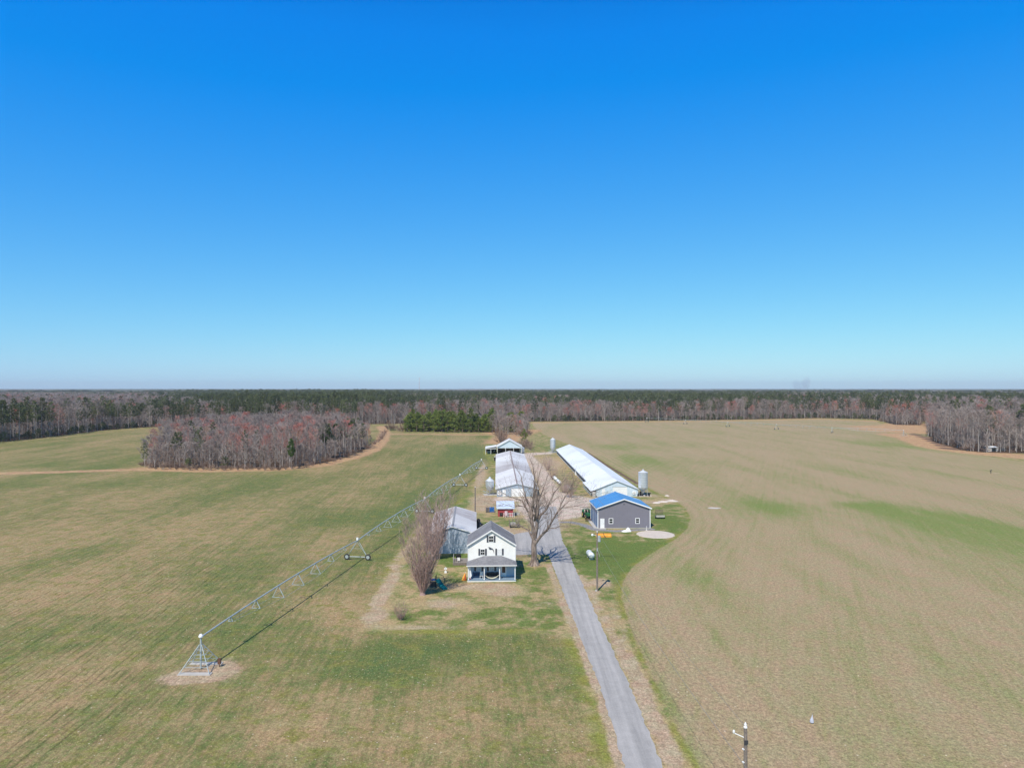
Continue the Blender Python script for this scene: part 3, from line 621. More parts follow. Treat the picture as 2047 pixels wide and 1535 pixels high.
for i_, i in enumerate(np.argsort(ys)[:75]):
    kd = 'young' if rg.rand() < .08 else ('sapling' if rg.rand() < .35 else ('red' if rg.rand() < .15 else 'bare')); s = rg.uniform(.55,.85) if kd in ('bare','red') else rg.uniform(.9,1.3)
    plant(kd, i, xs[i], ys[i], (s, s), rg.uniform(0,360), {'young':'green young pine','sapling':'grey sapling','red':'reddish bare tree','bare':'bare grey tree'}[kd]+' in the clump behind the open barn, '+('front' if i_ < 20 else ('middle' if i_ < 45 else 'back'))+(', left side' if xs[i] < 0 else ', right side'), 'trees and brush behind the open shed')
# --- the surrounding woods
def zone(x, y, gd):                                        # kind of tree and its size at a place in the woods
    px = CX+F*x/y; px += (190*(vnoise(x, y, 110, 41)-.5) if 130 < px < 560 else 0); n1 = vnoise(x, y, 60, 1); n2 = vnoise(x, y, 160, 2); r = rg.rand()
    if x > 60 and y < 760 and px > 1835: pp = .05 + (.5 if gd > 120 and n1 > .5 else 0); und = .10
    elif px < 105 and gd < 45: pp = .85
    elif px < 330: pp = .06+.42*(n1 > .62)+(.3 if gd < 30 and n2 > .4 else 0)
    elif px < 790: pp = .14+.45*(n1 > .52)+(.30 if gd > 120 and n2 > .42 else 0); und = .25
    elif px < 1760: pp = .10+.22*(n1 > .62)+((.80 if vnoise(x, y, 230, 11) > .45 else .18) if gd > 85+60*n2 else 0); und = .75
    else: pp = .2+.3*(n1 > .6); und = .2
    if gd > 250 and px < 330: pp = .55*(vnoise(x, y, 260, 12) > .55)+.05
    if px > 1500 and gd > 220: pp = .45*(n2 > .5)+.06
    if 1730 < px < 1765 and gd < 40: pp = 1.0
    if r < pp: return 'pine'
    red = .28+.3*vnoise(x, y, 45, 9)-(.15 if gd > 60 else 0)
    if px > 1860 and y < 800: red *= .6
    if 1775 < px < 1860 and y < 820: red = .9
    return 'red' if rg.rand() < red*.55 else 'bare'
xs, ys = scatter(-900, 900, 350, 1000, 6.6); k_ = np.abs(xs) < ys*.80+30; xs, ys = xs[k_], ys[k_]
g = sdf(FOREST, xs, ys); k_ = (g > .3) & ((g < 42) | (np.arange(g.size) % 5 < 3)); xs, ys, g = xs[k_], ys[k_], g[k_]
x2, y2 = scatter(-1600, 1600, 1000, 1900, 9.5); k_ = np.abs(x2) < y2*.80; x2, y2 = x2[k_], y2[k_]
x3, y3 = scatter(-2900, 2900, 1900, 3600, 16); k_ = np.abs(x3) < y3*.80; x3, y3 = x3[k_], y3[k_]
xs = np.r_[xs, x2, x3]; ys = np.r_[ys, y2, y3]; g = np.r_[g, np.full(x2.size+x3.size, 400.)]
recs = list(early)
for x, y, gd in zip(xs, ys, g):
    kind = zone(x, y, gd); px = CX+F*x/y
    s = rg.uniform(.82,1.12) if kind != 'pine' else rg.uniform(.78,1.02)
    if px > 1860 and gd < 60: s *= 1.08
    if kind == 'pine' and gd > 30: s *= np.interp(px, [0,250,520,720,820], [.9,.93,1.12,1.12,1.0])
    if kind in ('bare', 'red') and y < 1000: s *= np.interp(px, [0,250,450], [1.12,1.1,1.0])
    w = s*rg.uniform(.9,1.15)*(1.0 if y < 1000 else (1.3 if y < 1900 else 2.1))
    s *= .86+.26*vnoise(x, y, 40, 14)
    if y > 1000: s *= .84+.28*vnoise(x, y, 260, 4)
    recs.append((kind, x, y, w, s, gd))
    if gd < 14 and rg.rand() < .85 and (1040 < px < 1760 or px < 330): recs.append(('under', x+rg.uniform(-3,3), y+rg.uniform(-3,3), rg.uniform(.7,1.1), rg.uniform(.5,1.1), gd))
    if gd < 30 and rg.rand() < .7: recs.append(('sapling', x+rg.uniform(-3,3), y+rg.uniform(-3,3), rg.uniform(.8,1.3), rg.uniform(.7,1.2), gd+30))
    if gd < 8 and rg.rand() < .8: recs.append(('brush', x+rg.uniform(-3,3), y+rg.uniform(-3,3), rg.uniform(.8,1.2), rg.uniform(.5,.9), gd))
LAB = {'bare': ('bare grey tree', 'bare trees'), 'red': ('reddish budding tree', 'budding trees'), 'pine': ('tall dark green pine', 'pines'), 'under': ('low dark evergreen', 'low evergreens'), 'brush': ('brown leafless bush', 'bushes')}
def place_lab(kind, x, y, s=1, gd=0):
    px = CX+F*x/y; a, b = LAB[kind]
    if kind in ('bare', 'red'): a = ('tall ' if s > 1.04 else ('low ' if s < .86 else ''))+a
    elif kind == 'pine': a = a.replace('tall ', 'tall ' if s > 1.0 else ('short ' if s < .84 else ''))
    row = 'front row of the ' if gd < 7 else 'second row of the '
    if px > 1840 and y < 760: z = 'right-hand woods'; w = 'near the small shed' if 1960 < px < 2010 else ('by the frame edge' if px >= 2010 else ('between ditch and shed' if px > 1905 else 'above the ditch'))
    elif px > 1770: z = 'far clump'; w = 'left side' if px < 1800 else 'right side'
    elif px < 320: z = 'left woods'; w = 'by the frame edge' if px < 60 else ('left part' if px < 110 else ('left of the middle' if px < 160 else ('right of the middle' if px < 220 else 'near the grove')))
    else:
        z = 'far woods'
        for lim, w in ((420, 'above the grove, left end'), (520, 'above the grove, middle'), (640, 'above the grove, right half'), (745, 'above the grove, right end'), (812, 'left of the young pines'), (990, 'behind the young pines'), (1065, 'behind the open barn'),
                (1180, 'beyond the right poultry house'), (1320, 'beyond the workshop'), (1480, 'beyond the far irrigator'), (1640, 'beyond the irrigator, right part'), (9999, 'right of the far irrigator')):
            if px < lim: break
    return f'{a}, {row}{z}, {w}', f'{b} at the edge of the {z}'
quota = {'bare': 75, 'red': 60, 'pine': 150, 'under': 120, 'brush': 60}; rest = []
order = sorted(range(len(recs)), key=lambda i: (recs[i][5] > 16, recs[i][2]))
for i in order:
    kind, x, y, w, s, gd = recs[i]
    if gd < 16 and quota[kind] > 0 and abs(x) < y*.735:
        quota[kind] -= 1; lb, gr = place_lab(kind, x, y, s, gd)
        plant(kind, int(rg.randint(9)), x, y, (w, s), rg.uniform(0,360), lb, gr)
    else: rest.append(recs[i])
# everything behind the edge reads as one mass: instanced wood
def wood(name, kinds, label):
    coll = bpy.data.collections.new(name+'_sources'); table = {}; k_ = 0
    for kd in kinds:
        for j, (tm, cm) in enumerate(PR[kd]):
            me = bpy.data.meshes.new(f'{kd}'); bm = bmesh.new(); bm.from_mesh(tm); nt_ = len(bm.faces); bm.from_mesh(cm)
            bm.faces.ensure_lookup_table()
            for f in bm.faces[nt_:]: f.material_index = 1
            bm.to_mesh(me); bm.free(); me.materials.append(tm.materials[0]); me.materials.append(cm.materials[0])
            o = bpy.data.objects.new(f'{k_:03d}', me); coll.objects.link(o); table[(kd, j)] = k_; k_ += 1
    pts = [r for r in rest if r[0] in kinds]; n_ = len(pts)
    me = bpy.data.meshes.new(name); me.vertices.add(n_); me.vertices.foreach_set('co', np.array([(p[1], p[2], 0) for p in pts], np.float32).ravel())
    ai = me.attributes.new('pick', 'INT', 'POINT'); ai.data.foreach_set('value', np.array([table[(p[0], int(rg.randint(len(PR[p[0]]))))] for p in pts], np.int32))
    ar = me.attributes.new('turn', 'FLOAT_VECTOR', 'POINT'); ar.data.foreach_set('vector', np.array([(0, 0, rg.uniform(0,6.28)) for p in pts], np.float32).ravel())
    as_ = me.attributes.new('size', 'FLOAT_VECTOR', 'POINT'); as_.data.foreach_set('vector', np.array([(p[3], p[3], p[4]) for p in pts], np.float32).ravel())
    o = bpy.data.objects.new(name, me); link(o); tag(o, label, 'woods', kind='stuff')
    ng = bpy.data.node_groups.new(name, 'GeometryNodeTree'); ng.interface.new_socket('Geometry', in_out='INPUT', socket_type='NodeSocketGeometry'); ng.interface.new_socket('Geometry', in_out='OUTPUT', socket_type='NodeSocketGeometry')
    N = ng.nodes; L = ng.links; gi = N.new('NodeGroupInput'); go = N.new('NodeGroupOutput'); ip = N.new('GeometryNodeInstanceOnPoints'); ci = N.new('GeometryNodeCollectionInfo')
    ci.inputs['Collection'].default_value = coll; ci.inputs['Separate Children'].default_value = True; ci.inputs['Reset Children'].default_value = True
    ip.inputs['Pick Instance'].default_value = True
    def na(nm, ty):
        q = N.new('GeometryNodeInputNamedAttribute'); q.data_type = ty; q.inputs['Name'].default_value = nm; return q.outputs['Attribute']
    L.new(gi.outputs[0], ip.inputs['Points']); L.new(ci.outputs[0], ip.inputs['Instance']); L.new(na('pick', 'INT'), ip.inputs['Instance Index'])
    L.new(na('size', 'FLOAT_VECTOR'), ip.inputs['Scale']); er = N.new('FunctionNodeEulerToRotation'); L.new(na('turn', 'FLOAT_VECTOR'), er.inputs[0]); L.new(er.outputs[0], ip.inputs['Rotation'])
    L.new(ip.outputs[0], go.inputs[0]); md = o.modifiers.new('scatter', 'NODES'); md.node_group = ng
    print(name, n_)
wood('leafless_woodland', ['bare', 'red', 'brush', 'sapling'], 'mass of leafless grey woodland reaching to the horizon')
wood('pine_woodland', ['pine', 'under'], 'mass of dark green pine woodland reaching to the horizon')
# far canopy, kilometres away
cx_ = np.linspace(-1, 1, 420); cy_ = np.r_[np.linspace(3300, 6000, 90), np.linspace(6100, 11500, 70)]
V = []; 
for y in cy_:
    for u in cx_: V.append((u*y*.9, y))
V = np.array(V); z = 15+6*vnoise(V[:,0], V[:,1], 30, 5)+5*vnoise(V[:,0], V[:,1], 220, 6)+3*vnoise(V[:,0], V[:,1], 900, 8)
me = bpy.data.meshes.new('far_woodland'); ii = np.arange(len(V)).reshape(len(cy_), len(cx_)); q = np.stack([ii[:-1,:-1], ii[:-1,1:], ii[1:,1:], ii[1:,:-1]], -1).reshape(-1, 4)
me.from_pydata(np.c_[V, z].tolist(), [], q.tolist())
n = NT('far_canopy'); p = n.geo(); f = n.noise(n.mapp(p, (1,.5,1)), .02, 5, .7); f2 = n.noise(p, .0016, 3)
me.materials.append(n.done(n.mix(n.ss(n.m('ADD', n.m('MULTIPLY', f, .6), n.m('MULTIPLY', f2, .5)), .45, .62), (.17,.14,.135), (.055,.075,.035)), .9))
o = bpy.data.objects.new('far_woodland', me); link(o); tag(o, 'thin blue-grey band of woods on the horizon', 'woods', kind='stuff')
# ------------------------------------------------------------------ buildings
def chevron(w, e, r, o, t, side=None):                     # roof outline in x,z with overhang o and thickness t
    s = (r-e)/(w/2); x = w/2+o; z = e-o*s; g = .004
    return [(-x, z+g), (0, r+g), (x, z+g), (x, z+t), (0, r+t), (-x, z+t)]
def gable(root, w, L, e, r, wall, roof, trim=None, o=.35, oy=.35, t=.12, y0=0, capm=None):
    MB().prism([(-w/2,0),(w/2,0),(w/2,e),(0,r),(-w/2,e)], y0, y0+L).build('wall', wall, root)
    rf = MB().prism(chevron(w, e, r, o, t), y0-oy, y0+L+oy).build('roof', roof, root)
    s = (r-e)/(w/2); x = w/2+o; z = e-o*s
    cap = MB(); cap.prism([(-.22, r+t+.01-.22*s), (0, r+t+.015), (.22, r+t+.01-.22*s), (.22, r+t+.05-.22*s), (0, r+t+.055), (-.22, r+t+.05-.22*s)], y0-oy-.01, y0+L+oy+.01)
    cap.build('ridge_cap', capm or roof, rf)
    if trim:
        m = MB()
        for yy in (y0-oy-.05, y0+L+oy+.003):
            m.prism([(-x-.03, z-.10), (0, r-.08), (x+.03, z-.10), (x+.03, z+t+.03), (0, r+t+.03), (-x-.03, z+t+.03)], yy, yy+.047)
        m.build('rake_trim', trim, root)
    return rf
def window(root, x, z, w, h, y, fr=None, glass=None, bars=True, shut=0, blind=False, sh=None, name='window', b=.07):
    f = MB()
    f.box(x-w/2-b, x+w/2+b, y-.05, y-.003, z-h/2-b, z-h/2); f.box(x-w/2-b, x+w/2+b, y-.05, y-.003, z+h/2, z+h/2+b)
    f.box(x-w/2-b, x-w/2, y-.05, y-.003, z-h/2, z+h/2); f.box(x+w/2, x+w/2+b, y-.05, y-.003, z-h/2, z+h/2)
    f.box(x-w/2, x+w/2, y-.045, y-.005, z-.035, z+.035)
    if bars:
        f.box(x-.014, x+.014, y-.04, y-.012, z-h/2, z-.035); f.box(x-.014, x+.014, y-.04, y-.012, z+.035, z+h/2)
    o = f.build(name, fr or M['white'], root)
    MB().box(x-w/2, x+w/2, y-.024, y-.006, z-h/2, z+h/2).build('pane', (M['blind'] if blind else (glass or M['glass'])), o)
    if shut:
        for s in (-1, 1):
            m = MB(); cx = x+s*(w/2+b+shut/2+.03); hh = (sh or h+.16)/2
            m.box(cx-shut/2, cx+shut/2, y-.045, y-.003, z-hh, z+hh)
            k_ = int(hh*2/.09)
            for i in range(k_): zz = z-hh+.05+i*(hh*2-.1)/k_; m.box(cx-shut/2+.03, cx+shut/2-.03, y-.058, y-.0455, zz, zz+.05)
            m.build('shutter', M['shutter'], root)
    return o
# --- the white farmhouse
hx, hy = -3.47, 119.9
H = thing('farmhouse', (hx, hy), 2.5, 'two-storey white farmhouse with grey gable roof and full-width front porch', 'house')
gable(H, 8.1, 8.0, 5.85, 8.35, M['white_siding'], M['shingle'], M['white'], .22, .3, .14, y0=2.0)
m = MB()
for s in (-1, 1): m.box(s*4.05-.07, s*4.05+.07, 1.955, 2.09, 0, 5.8)
m.build('corner_board', M['white'], H)
MB().tube((4.17,1.9,5.6), (4.17,1.9,.1), .05, n=6).build('downspout', M['white'], H)
window(H, -.08, 6.88, .72, .98, 2.0, shut=.30, sh=1.2); window(H, -1.55, 4.62, .66, .9, 2.0, shut=.30, sh=1.15); window(H, 1.38, 4.62, .66, .9, 2.0, shut=.30, sh=1.15, blind=True)
window(H, -2.2, 1.95, .72, 1.1, 2.0, shut=.36); window(H, .0, 1.95, .74, 1.1, 2.0, shut=.36, blind=True)
d_ = MB().box(1.66, 2.58, 1.95, 1.997, .36, 2.5).build('door', M['white'], H)
MB().box(1.84, 2.4, 1.938, 1.949, 1.0, 2.36).build('door_glass', M['glass'], d_)
MB().box(-4.1, 4.1, 0, 1.995, .0, .22).box(-4.15, 4.15, -.06, -.003, .02, .24).build('porch_base', M['white'], H)
MB().box(-4.12, 4.12, -.1, 1.99, .245, .35).build('porch_floor', M['porch_blue'], H)
MB().box(-4.0, 4.0, 1.972, 1.996, .352, 2.74).build('porch_wall', M['porch_wall'], H)
for x in (-3.97,-1.27,1.36,3.99): MB().box(x-.07, x+.07, .02, .16, .352, 2.56).box(x-.1, x+.1, -.01, .19, .352, .46).box(x-.1, x+.1, -.01, .19, 2.46, 2.56).build('porch_post', M['white'], H)
MB().box(-4.12, 4.12, .0, .18, 2.562, 2.76).box(-4.12, -3.95, .19, 1.99, 2.562, 2.76).box(3.95, 4.12, .19, 1.99, 2.562, 2.76).build('porch_beam', M['white'], H)
m = MB(); a, b, c, d, e, f = (-4.28,-.28,2.8), (4.28,-.28,2.8), (4.28,1.96,3.02), (1.7,1.97,3.95), (-1.4,1.97,3.95), (-4.28,1.96,3.02)
m.add([a,b,c,d,e,f]+[(q[0],q[1],q[2]-.07) for q in (a,b,c,d,e,f)], [(0,1,3,4), (1,2,3), (0,4,5), (6,7,1,0), (7,8,2,1), (11,6,0,5), (6,11,10,9,8,7), (2,8,9,3), (3,9,10,4), (4,10,11,5)])
m.build('porch_roof', M['shingle'], H)
MB().box(-4.31, 4.31, -.35, -.283, 2.74, 2.86).build('porch_gutter', M['white'], H)
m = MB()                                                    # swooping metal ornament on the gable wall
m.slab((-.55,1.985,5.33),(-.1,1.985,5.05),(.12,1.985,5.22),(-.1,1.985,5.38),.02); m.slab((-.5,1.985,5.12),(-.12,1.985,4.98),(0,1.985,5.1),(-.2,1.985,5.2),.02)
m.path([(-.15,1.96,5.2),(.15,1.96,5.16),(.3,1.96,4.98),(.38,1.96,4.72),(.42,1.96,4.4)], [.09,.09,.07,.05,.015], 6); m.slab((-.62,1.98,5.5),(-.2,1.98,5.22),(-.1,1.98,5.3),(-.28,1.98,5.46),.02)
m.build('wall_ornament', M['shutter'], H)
def inH(x, y, z=0):
    c_, s_ = math.cos(R(2.5)), math.sin(R(2.5)); return (hx+x*c_-y*s_, hy+x*s_+y*c_, z)
t = thing('porch_bench', inH(-2.6,1.55,.35), 2.5, 'dark blue storage bench under the left porch window', 'bench')
MB().box(-.62,.62,-.25,.25,0,.42).build('seat', plain('navy_bench', (.05,.09,.16)), t); MB().box(-.62,.62,.2,.27,.43,.85).build('backrest', bpy.data.materials['navy_bench'], t)
t = thing('porch_chair', inH(-1.75,1.1,.35), 2.5, 'pale wooden armchair beside the second porch post', 'chair')
m = MB(); 
for a in (-.24,.24):
    for b in (-.22,.22): m.box(a-.03,a+.03,b-.03,b+.03,0,.42 if b < 0 else 1.0)
m.build('leg', M['cloth'], t); MB().box(-.27,.27,-.26,.2,.421,.47).build('seat', M['cloth'], t); MB().box(-.2,.2,.25,.29,.5,1.02).build('backrest', M['cloth'], t)
for nm, x, w in (('left',-.6,.5),('middle',.15,.62),('right',.9,.5)):
    t = thing('porch_sofa' if nm == 'middle' else 'porch_armchair', inH(x,1.45,.35), 2.5, {'left':'black wicker armchair left of the black porch sofa','middle':'black wicker sofa below the middle porch window','right':'black wicker armchair right of the black porch sofa'}[nm], 'sofa' if nm == 'middle' else 'armchair')
    if nm != 'middle': w = .62
    else: w = .8
    MB().box(-w/2,w/2,-.35,.3,.1,.4).build('seat', M['darkmetal'], t); MB().box(-w/2,w/2,.2,.34,.401,.85).build('backrest', M['darkmetal'], t)
    m = MB(); [m.box(s*w/2-.05, s*w/2+.05, -.34, .19, .402, .6) for s in (-1,1)]; m.build('armrest', M['darkmetal'], t)
m = MB(); P_ = []; 
for i in range(13):
    u = i/12*2-1; P_.append((u*1.2, 0, .95+.75*u*u*.0-.55*(1-u*u)))
for i in range(12):
    a, b = P_[i], P_[i+1]; wa = .05+.28*(1-(i/12*2-1)**2); wb_ = .05+.28*(1-((i+1)/12*2-1)**2)
    m.slab((a[0],-wa,a[2]),(b[0],-wb_,b[2]),(b[0],wb_,b[2]),(a[0],wa,a[2]),.03)
hm = m.build('hammock', M['net'], None, loc=inH(.05,.35,.1), rz=2.5); tag(hm, 'cream hammock slung between the middle porch posts', 'hammock')
m = MB(); m.slab((0,0,0),(.28,0,0),(.10,0,2.0),(.0,0,2.05),.03).slab((.1,.04,.0),(.45,.06,.35),(.18,.05,1.9),(.08,.04,2.0),.03)
fl = m.build('flag', M['cloth'], None, loc=inH(-3.86,.28,.62), rz=-10); tag(fl, 'white flag hanging beside the left porch post', 'flag')
MB().slab((0,-.012,-.02),(.3,-.012,-.02),(.3,-.012,-.14),(0,-.012,-.14),.03).build('hem', M['redplastic'], fl)
t = thing('beach_umbrella', inH(-4.75,1.0), 0, 'folded orange and red beach umbrella leaning beside the porch', 'umbrella')
MB().tube((0,0,0),(.25,.1,1.5),.03).build('pole', M['white'], t)
MB().path([(-.15,0,.02),(-.05,.02,.4),(.1,.05,.9),(.2,.08,1.3)], [.26,.24,.15,.03], 8).build('canopy', M['orange'], t); MB().path([(.22,.05,.05),(.22,.05,.4),(.22,.07,.8),(.22,.09,1.1)], [.14,.16,.1,.02], 8).build('panel', M['redplastic'], t)
# deck behind the house
dx, dy = G(905.5, 1129.5)
D = thing('wooden_deck', (dx, dy), 2.5, 'weathered wooden deck with a slatted railing behind the left side of the farmhouse', 'deck')
MB().box(0,4.6,0,3.6,.28,.4).build('floor', M['wood'], D)
m = MB(); [m.box(x-.07,x+.07,y-.07,y+.07,0,.279) for x in (.1,2.3,4.5) for y in (.1,3.5)]; m.box(0,4.6,-.03,-.003,.03,.38); m.build('skirt', M['wood'], D)
m = MB(); m.box(0,4.6,-.0,.08,1.25,1.32); m.box(0,4.6,.02,.06,.5,.55); m.box(0,.08,.1,3.6,1.25,1.32)
for i in range(36): m.box(.05+i*.128,.085+i*.128,.02,.06,.551,1.249)
for i in range(26): m.box(.02,.06,.15+i*.13,.185+i*.13,.401,1.249)
m.build('railing', plain('grey_railing', (.42,.38,.36)), D)
t = thing('barbecue_grill', (dx+.9, dy+1.9, .4), 0, 'black barbecue grill standing on the wooden deck', 'grill')
MB().path([(-.35,0,.75),(-.3,0,.95),(0,0,1.1),(.3,0,.95),(.35,0,.75)], [.2,.28,.3,.28,.2], 10).build('lid', M['dark'], t); MB().box(-.45,.45,-.28,.28,0,.7).build('cabinet', M['dark'], t)
t = thing('deck_chair', (dx+1.0, dy+.75, .4), 0, 'white plastic chair in front of the grill on the deck', 'chair')
MB().box(-.25,.25,-.22,.22,.38,.43).build('seat', M['white'], t); MB().box(-.25,.25,.2,.25,.44,.85).build('backrest', M['white'], t)
m = MB(); [m.box(a-.02,a+.02,b-.02,b+.02,0,.379) for a in (-.2,.2) for b in (-.18,.18)]; m.build('leg', M['white'], t)
# --- metal barn left of the house
B = thing('metal_barn', (-11.9, 140.4), 3.1, 'long pale metal barn with a weathered two-tone roof behind the farmhouse', 'barn')
gable(B, 9.3, 23.6, 3.95, 5.35, M['barn_wall'], M['barn_roof'], M['white'], .2, .25, .08, capm=plain('dull_cap', (.28,.28,.29)))
m = MB(); m.box(-1.9,1.9,-.06,-.003,0,3.0); m.build('sliding_door', M['barn_wall'], B)
# --- poultry houses
def poultry(root, w, L, e, r, wall, roof, bx0, bx1, bz, sx, tall=2.1):
    gable(root, w, L, e, r, wall, roof, M['galv_flat'], .45, .2, .09, capm=(plain('brown_cap', (.30,.24,.23)) if roof == M['hen_roof_old'] else None))
    dd = MB().box(bx0,bx1,-.09,-.003,.05,bz).build('sliding_door', M['white'], root); MB().box(bx0-.15,bx1+.15,-.13,-.095,bz,bz+.12).build('door_rail', M['galv_flat'], dd)
    dd = MB().box(sx-.5,sx+.5,-.07,-.003,.08,tall).build('side_door', M['white'], root); MB().tube((sx+.36,-.12,1.0),(sx+.36,-.071,1.0),.05).build('handle', M['darkmetal'], dd)
def fan(root, x, z, r=.6):
    f = MB().lathe([(r,-.2),(r+.08,-.2),(r+.08,0),(r,0)], (x,0,z), 18, axis='y').build('exhaust_fan', M['white'], root)
    MB().lathe([(.01,-.16),(r-.02,-.16),(r-.02,-.13),(.01,-.13)], (x,0,z), 18, axis='y').build('louvre', M['darkmetal'], f)
    m = MB(); [m.slab((x,-.21,z),(x+math.cos(a)*r*.9,-.21,z+math.sin(a)*r*.9),(x+math.cos(a+.35)*r*.9,-.19,z+math.sin(a+.35)*r*.9),(x+.05,-.19,z),.02) for a in (0,1.57,3.14,4.71)]; m.build('blade', M['rust'], f)
W1 = thing('poultry_house', (1.55, 213.8), 1.25, 'long low poultry house with a brown-stained white roof, behind the bare tree', 'poultry house')
poultry(W1, 12.4, 113, 2.35, 3.9, M['hen_wall_grey'], M['hen_roof_old'], -1.75, 2.2, 2.5, -3.95); fan(W1, -5.35, 1.2)
m = MB(); [m.box(4.2+i*.42,4.3+i*.42,-.5,-.4,0,1.7) for i in range(4)]; m.build('side_post', M['galv_flat'], W1)
W2 = thing('poultry_house', (32.2, 214.6), 1.3, 'long poultry house with a bright white metal roof, right of the lane', 'poultry house')
poultry(W2, 12.8, 140, 2.15, 4.65, M['hen_wall'], M['hen_roof'], -1.3, 3.1, 2.9, -4.2, 2.3); fan(W2, 5.2, 1.1, .5)
rf = MB(); s_ = (4.65-2.15)/6.4
rf.add([(-6.84,-.2,1.98),(-8.2,-.2,1.62),(-8.2,20,1.62),(-6.84,20,1.98),(-6.84,-.2,2.05),(-8.2,-.2,1.70),(-8.2,20,1.70),(-6.84,20,2.05)], [(0,3,2,1),(4,5,6,7),(0,1,5,4),(1,2,6,5),(2,3,7,6),(3,0,4,7)])
rf.build('side_canopy', M['hen_roof'], W2)
MB().box(-8.0,-7.94,0,20,.0,.9).build('canopy_wall', M['galv_flat'], W2)
for i in range(5): MB().box(-8.05,-7.93,i*4.9,i*4.9+.1,.9,1.61).build('canopy_post', M['white'], W2)
MB().lathe([(.6,0),(.6,1.2),(.5,1.5),(.02,1.6)], (-7.2,-.9,0), 14).build('end_tank', M['concrete'], W2)
MB().box(-6.5,-6.43,.5,139,.55,1.15).build('side_vent', M['darkmetal'], W2)
t = thing('bucket', (24.6, 268), 0, 'white box standing at the middle of the white-roofed poultry house side', 'box'); 
MB().box(-.5,.5,-.5,.5,0,1.3).build('box', M['white'], t); MB().box(-.55,.55,-.55,.55,1.301,1.4).build('lid', M['white'], t); t.name = 'feed_box'
M['galv_cap'] = plain('galvanised_cap', (.60,.63,.66), .5, .15, var=.06)
# --- feed bins
def feed_bin(x, y, dia, H_, zc, zt, label, cone=.9, slab=True):
    t = thing('feed_bin', (x, y), 12, label, 'feed bin', 'feed bins of the farm'); r = dia/2
    MB().lathe([(.14,zc-cone*dia*.75),(r,zc),(r,zc+.002)], n=24).build('hopper', M['galv'], t, smooth=True)
    b = MB().lathe([(r+.01,zc),(r+.01,zt)], n=24).build('shell', M['galv'], t); 
    m = MB(); k_ = int((zt-zc)/.85)
    for i in range(1, k_+1): z = zc+i*(zt-zc)/(k_+1); m.lathe([(r+.01,z-.03),(r+.035,z),(r+.01,z+.03)], n=24)
    m.build('hoop', M['galv_flat'], b)
    MB().lathe([(r+.09,zt),(r+.09,zt+.04),(r*.55,zt+(H_-.4-zt)*.62),(.3,H_-.4),(.3,H_-.08),(.02,H_)], n=24).build('cap', M['galv_cap'], t)
    for a in range(4):
        q = R(45+90*a); MB().tube((math.cos(q)*(r-.02), math.sin(q)*(r-.02), 0), (math.cos(q)*(r-.02), math.sin(q)*(r-.02), zc+.5), .06).build('leg', M['galv_flat'], t)
    MB().tube((0,0,.45),(-2.0,1.2,1.0),.09).build('auger', M['galv_flat'], t)
    m = MB(); [m.tube((math.cos(R(-60+s))*(r+.12), math.sin(R(-60+s))*(r+.12), .5),(math.cos(R(-60+s))*(r+.12), math.sin(R(-60+s))*(r+.12), zt),.025,n=4) for s in (-8,8)]
    [m.tube((math.cos(R(-68))*(r+.12), math.sin(R(-68))*(r+.12), .6+i*.45),(math.cos(R(-52))*(r+.12), math.sin(R(-52))*(r+.12), .6+i*.45),.02,n=4) for i in range(int((zt-.6)/.45))]; m.build('ladder', M['galv_flat'], t)
    if slab: MB().box(-r-.6,r+.6,-r-.6,r+.6,.0,.12).build('slab', M['concrete'], t)
    return t
x, y = G(1286.5, 991); feed_bin(x, y+1, 2.85, 8.1, 2.55, 7.1, 'tall shiny feed bin at the near end of the white-roofed poultry house')
x, y = G(979, 989.5); feed_bin(x, y+1, 2.6, 5.6, 2.45, 4.3, 'squat feed bin at the near left corner of the stained-roof poultry house')
x, y = G(1105, 904); feed_bin(x, y, 2.75, 7.7, 2.3, 6.5, 'slim feed bin at the far end of the white-roofed poultry house')
x, y = G(1043, 906.5); feed_bin(x, y, 2.7, 3.9, 1.0, 2.9, 'short feed bin in front of the open pole barn', .4)
# --- grey shop with the blue roof
SH = thing('workshop', (26.45, 165.6), 2.0, 'grey metal workshop with bright blue gable roof and blue side doors', 'workshop')
gable(SH, 12.4, 11.3, 4.75, 6.85, M['shop_wall'], M['blue_roof'], M['bright_white'], .35, .35, .14)
d_ = MB().box(-5.65,-4.65,-.06,-.003,.12,2.35).build('door', M['white'], SH); MB().tube((-4.8,-.12,1.15),(-4.8,-.061,1.15),.05).build('handle', M['darkmetal'], d_)
MB().box(-5.9,-4.4,-.9,-.07,0,.14).build('door_step', M['concrete'], SH)
window(SH, -3.1, 1.75, .78, 1.05, 0, M['bright_white'], bars=False, b=.13); window(SH, 3.2, 1.75, .78, 1.05, 0, M['bright_white'], bars=False, b=.13)
for y0_, y1_ in ((.7,5.5),(5.9,10.7)):
    m = MB().box(-6.29,-6.205,y0_,y1_,.15,4.1); dr = m.build('sliding_door', M['shop_blue'], SH)
    q = MB(); q.box(-6.31,-6.291,y0_,y0_+.12,.15,4.1); q.box(-6.31,-6.291,y1_-.12,y1_,.15,4.1); q.box(-6.31,-6.291,(y0_+y1_)/2-.05,(y0_+y1_)/2+.05,.15,4.1); q.build('door_trim', M['white'], dr)
m = MB(); 
for sx in (-1, 1):
    for yy in (.02, 11.2): m.box(sx*6.2-.09, sx*6.2+.09, yy-.09 if yy < 1 else yy, yy+.08, .01, 4.6)
m.build('corner_trim', M['white'], SH)
MB().box(-6.62,-6.5,-.3,11.6,4.42,4.58).build('gutter', M['white'], SH); MB().box(-7.1,-6.3,.2,11.0,.0,.1).build('threshold', M['concrete'], SH)
MB().tube((-6.5,-.28,4.5),(-6.22,-.12,3.9),.06).build('downspout', M['white'], SH)
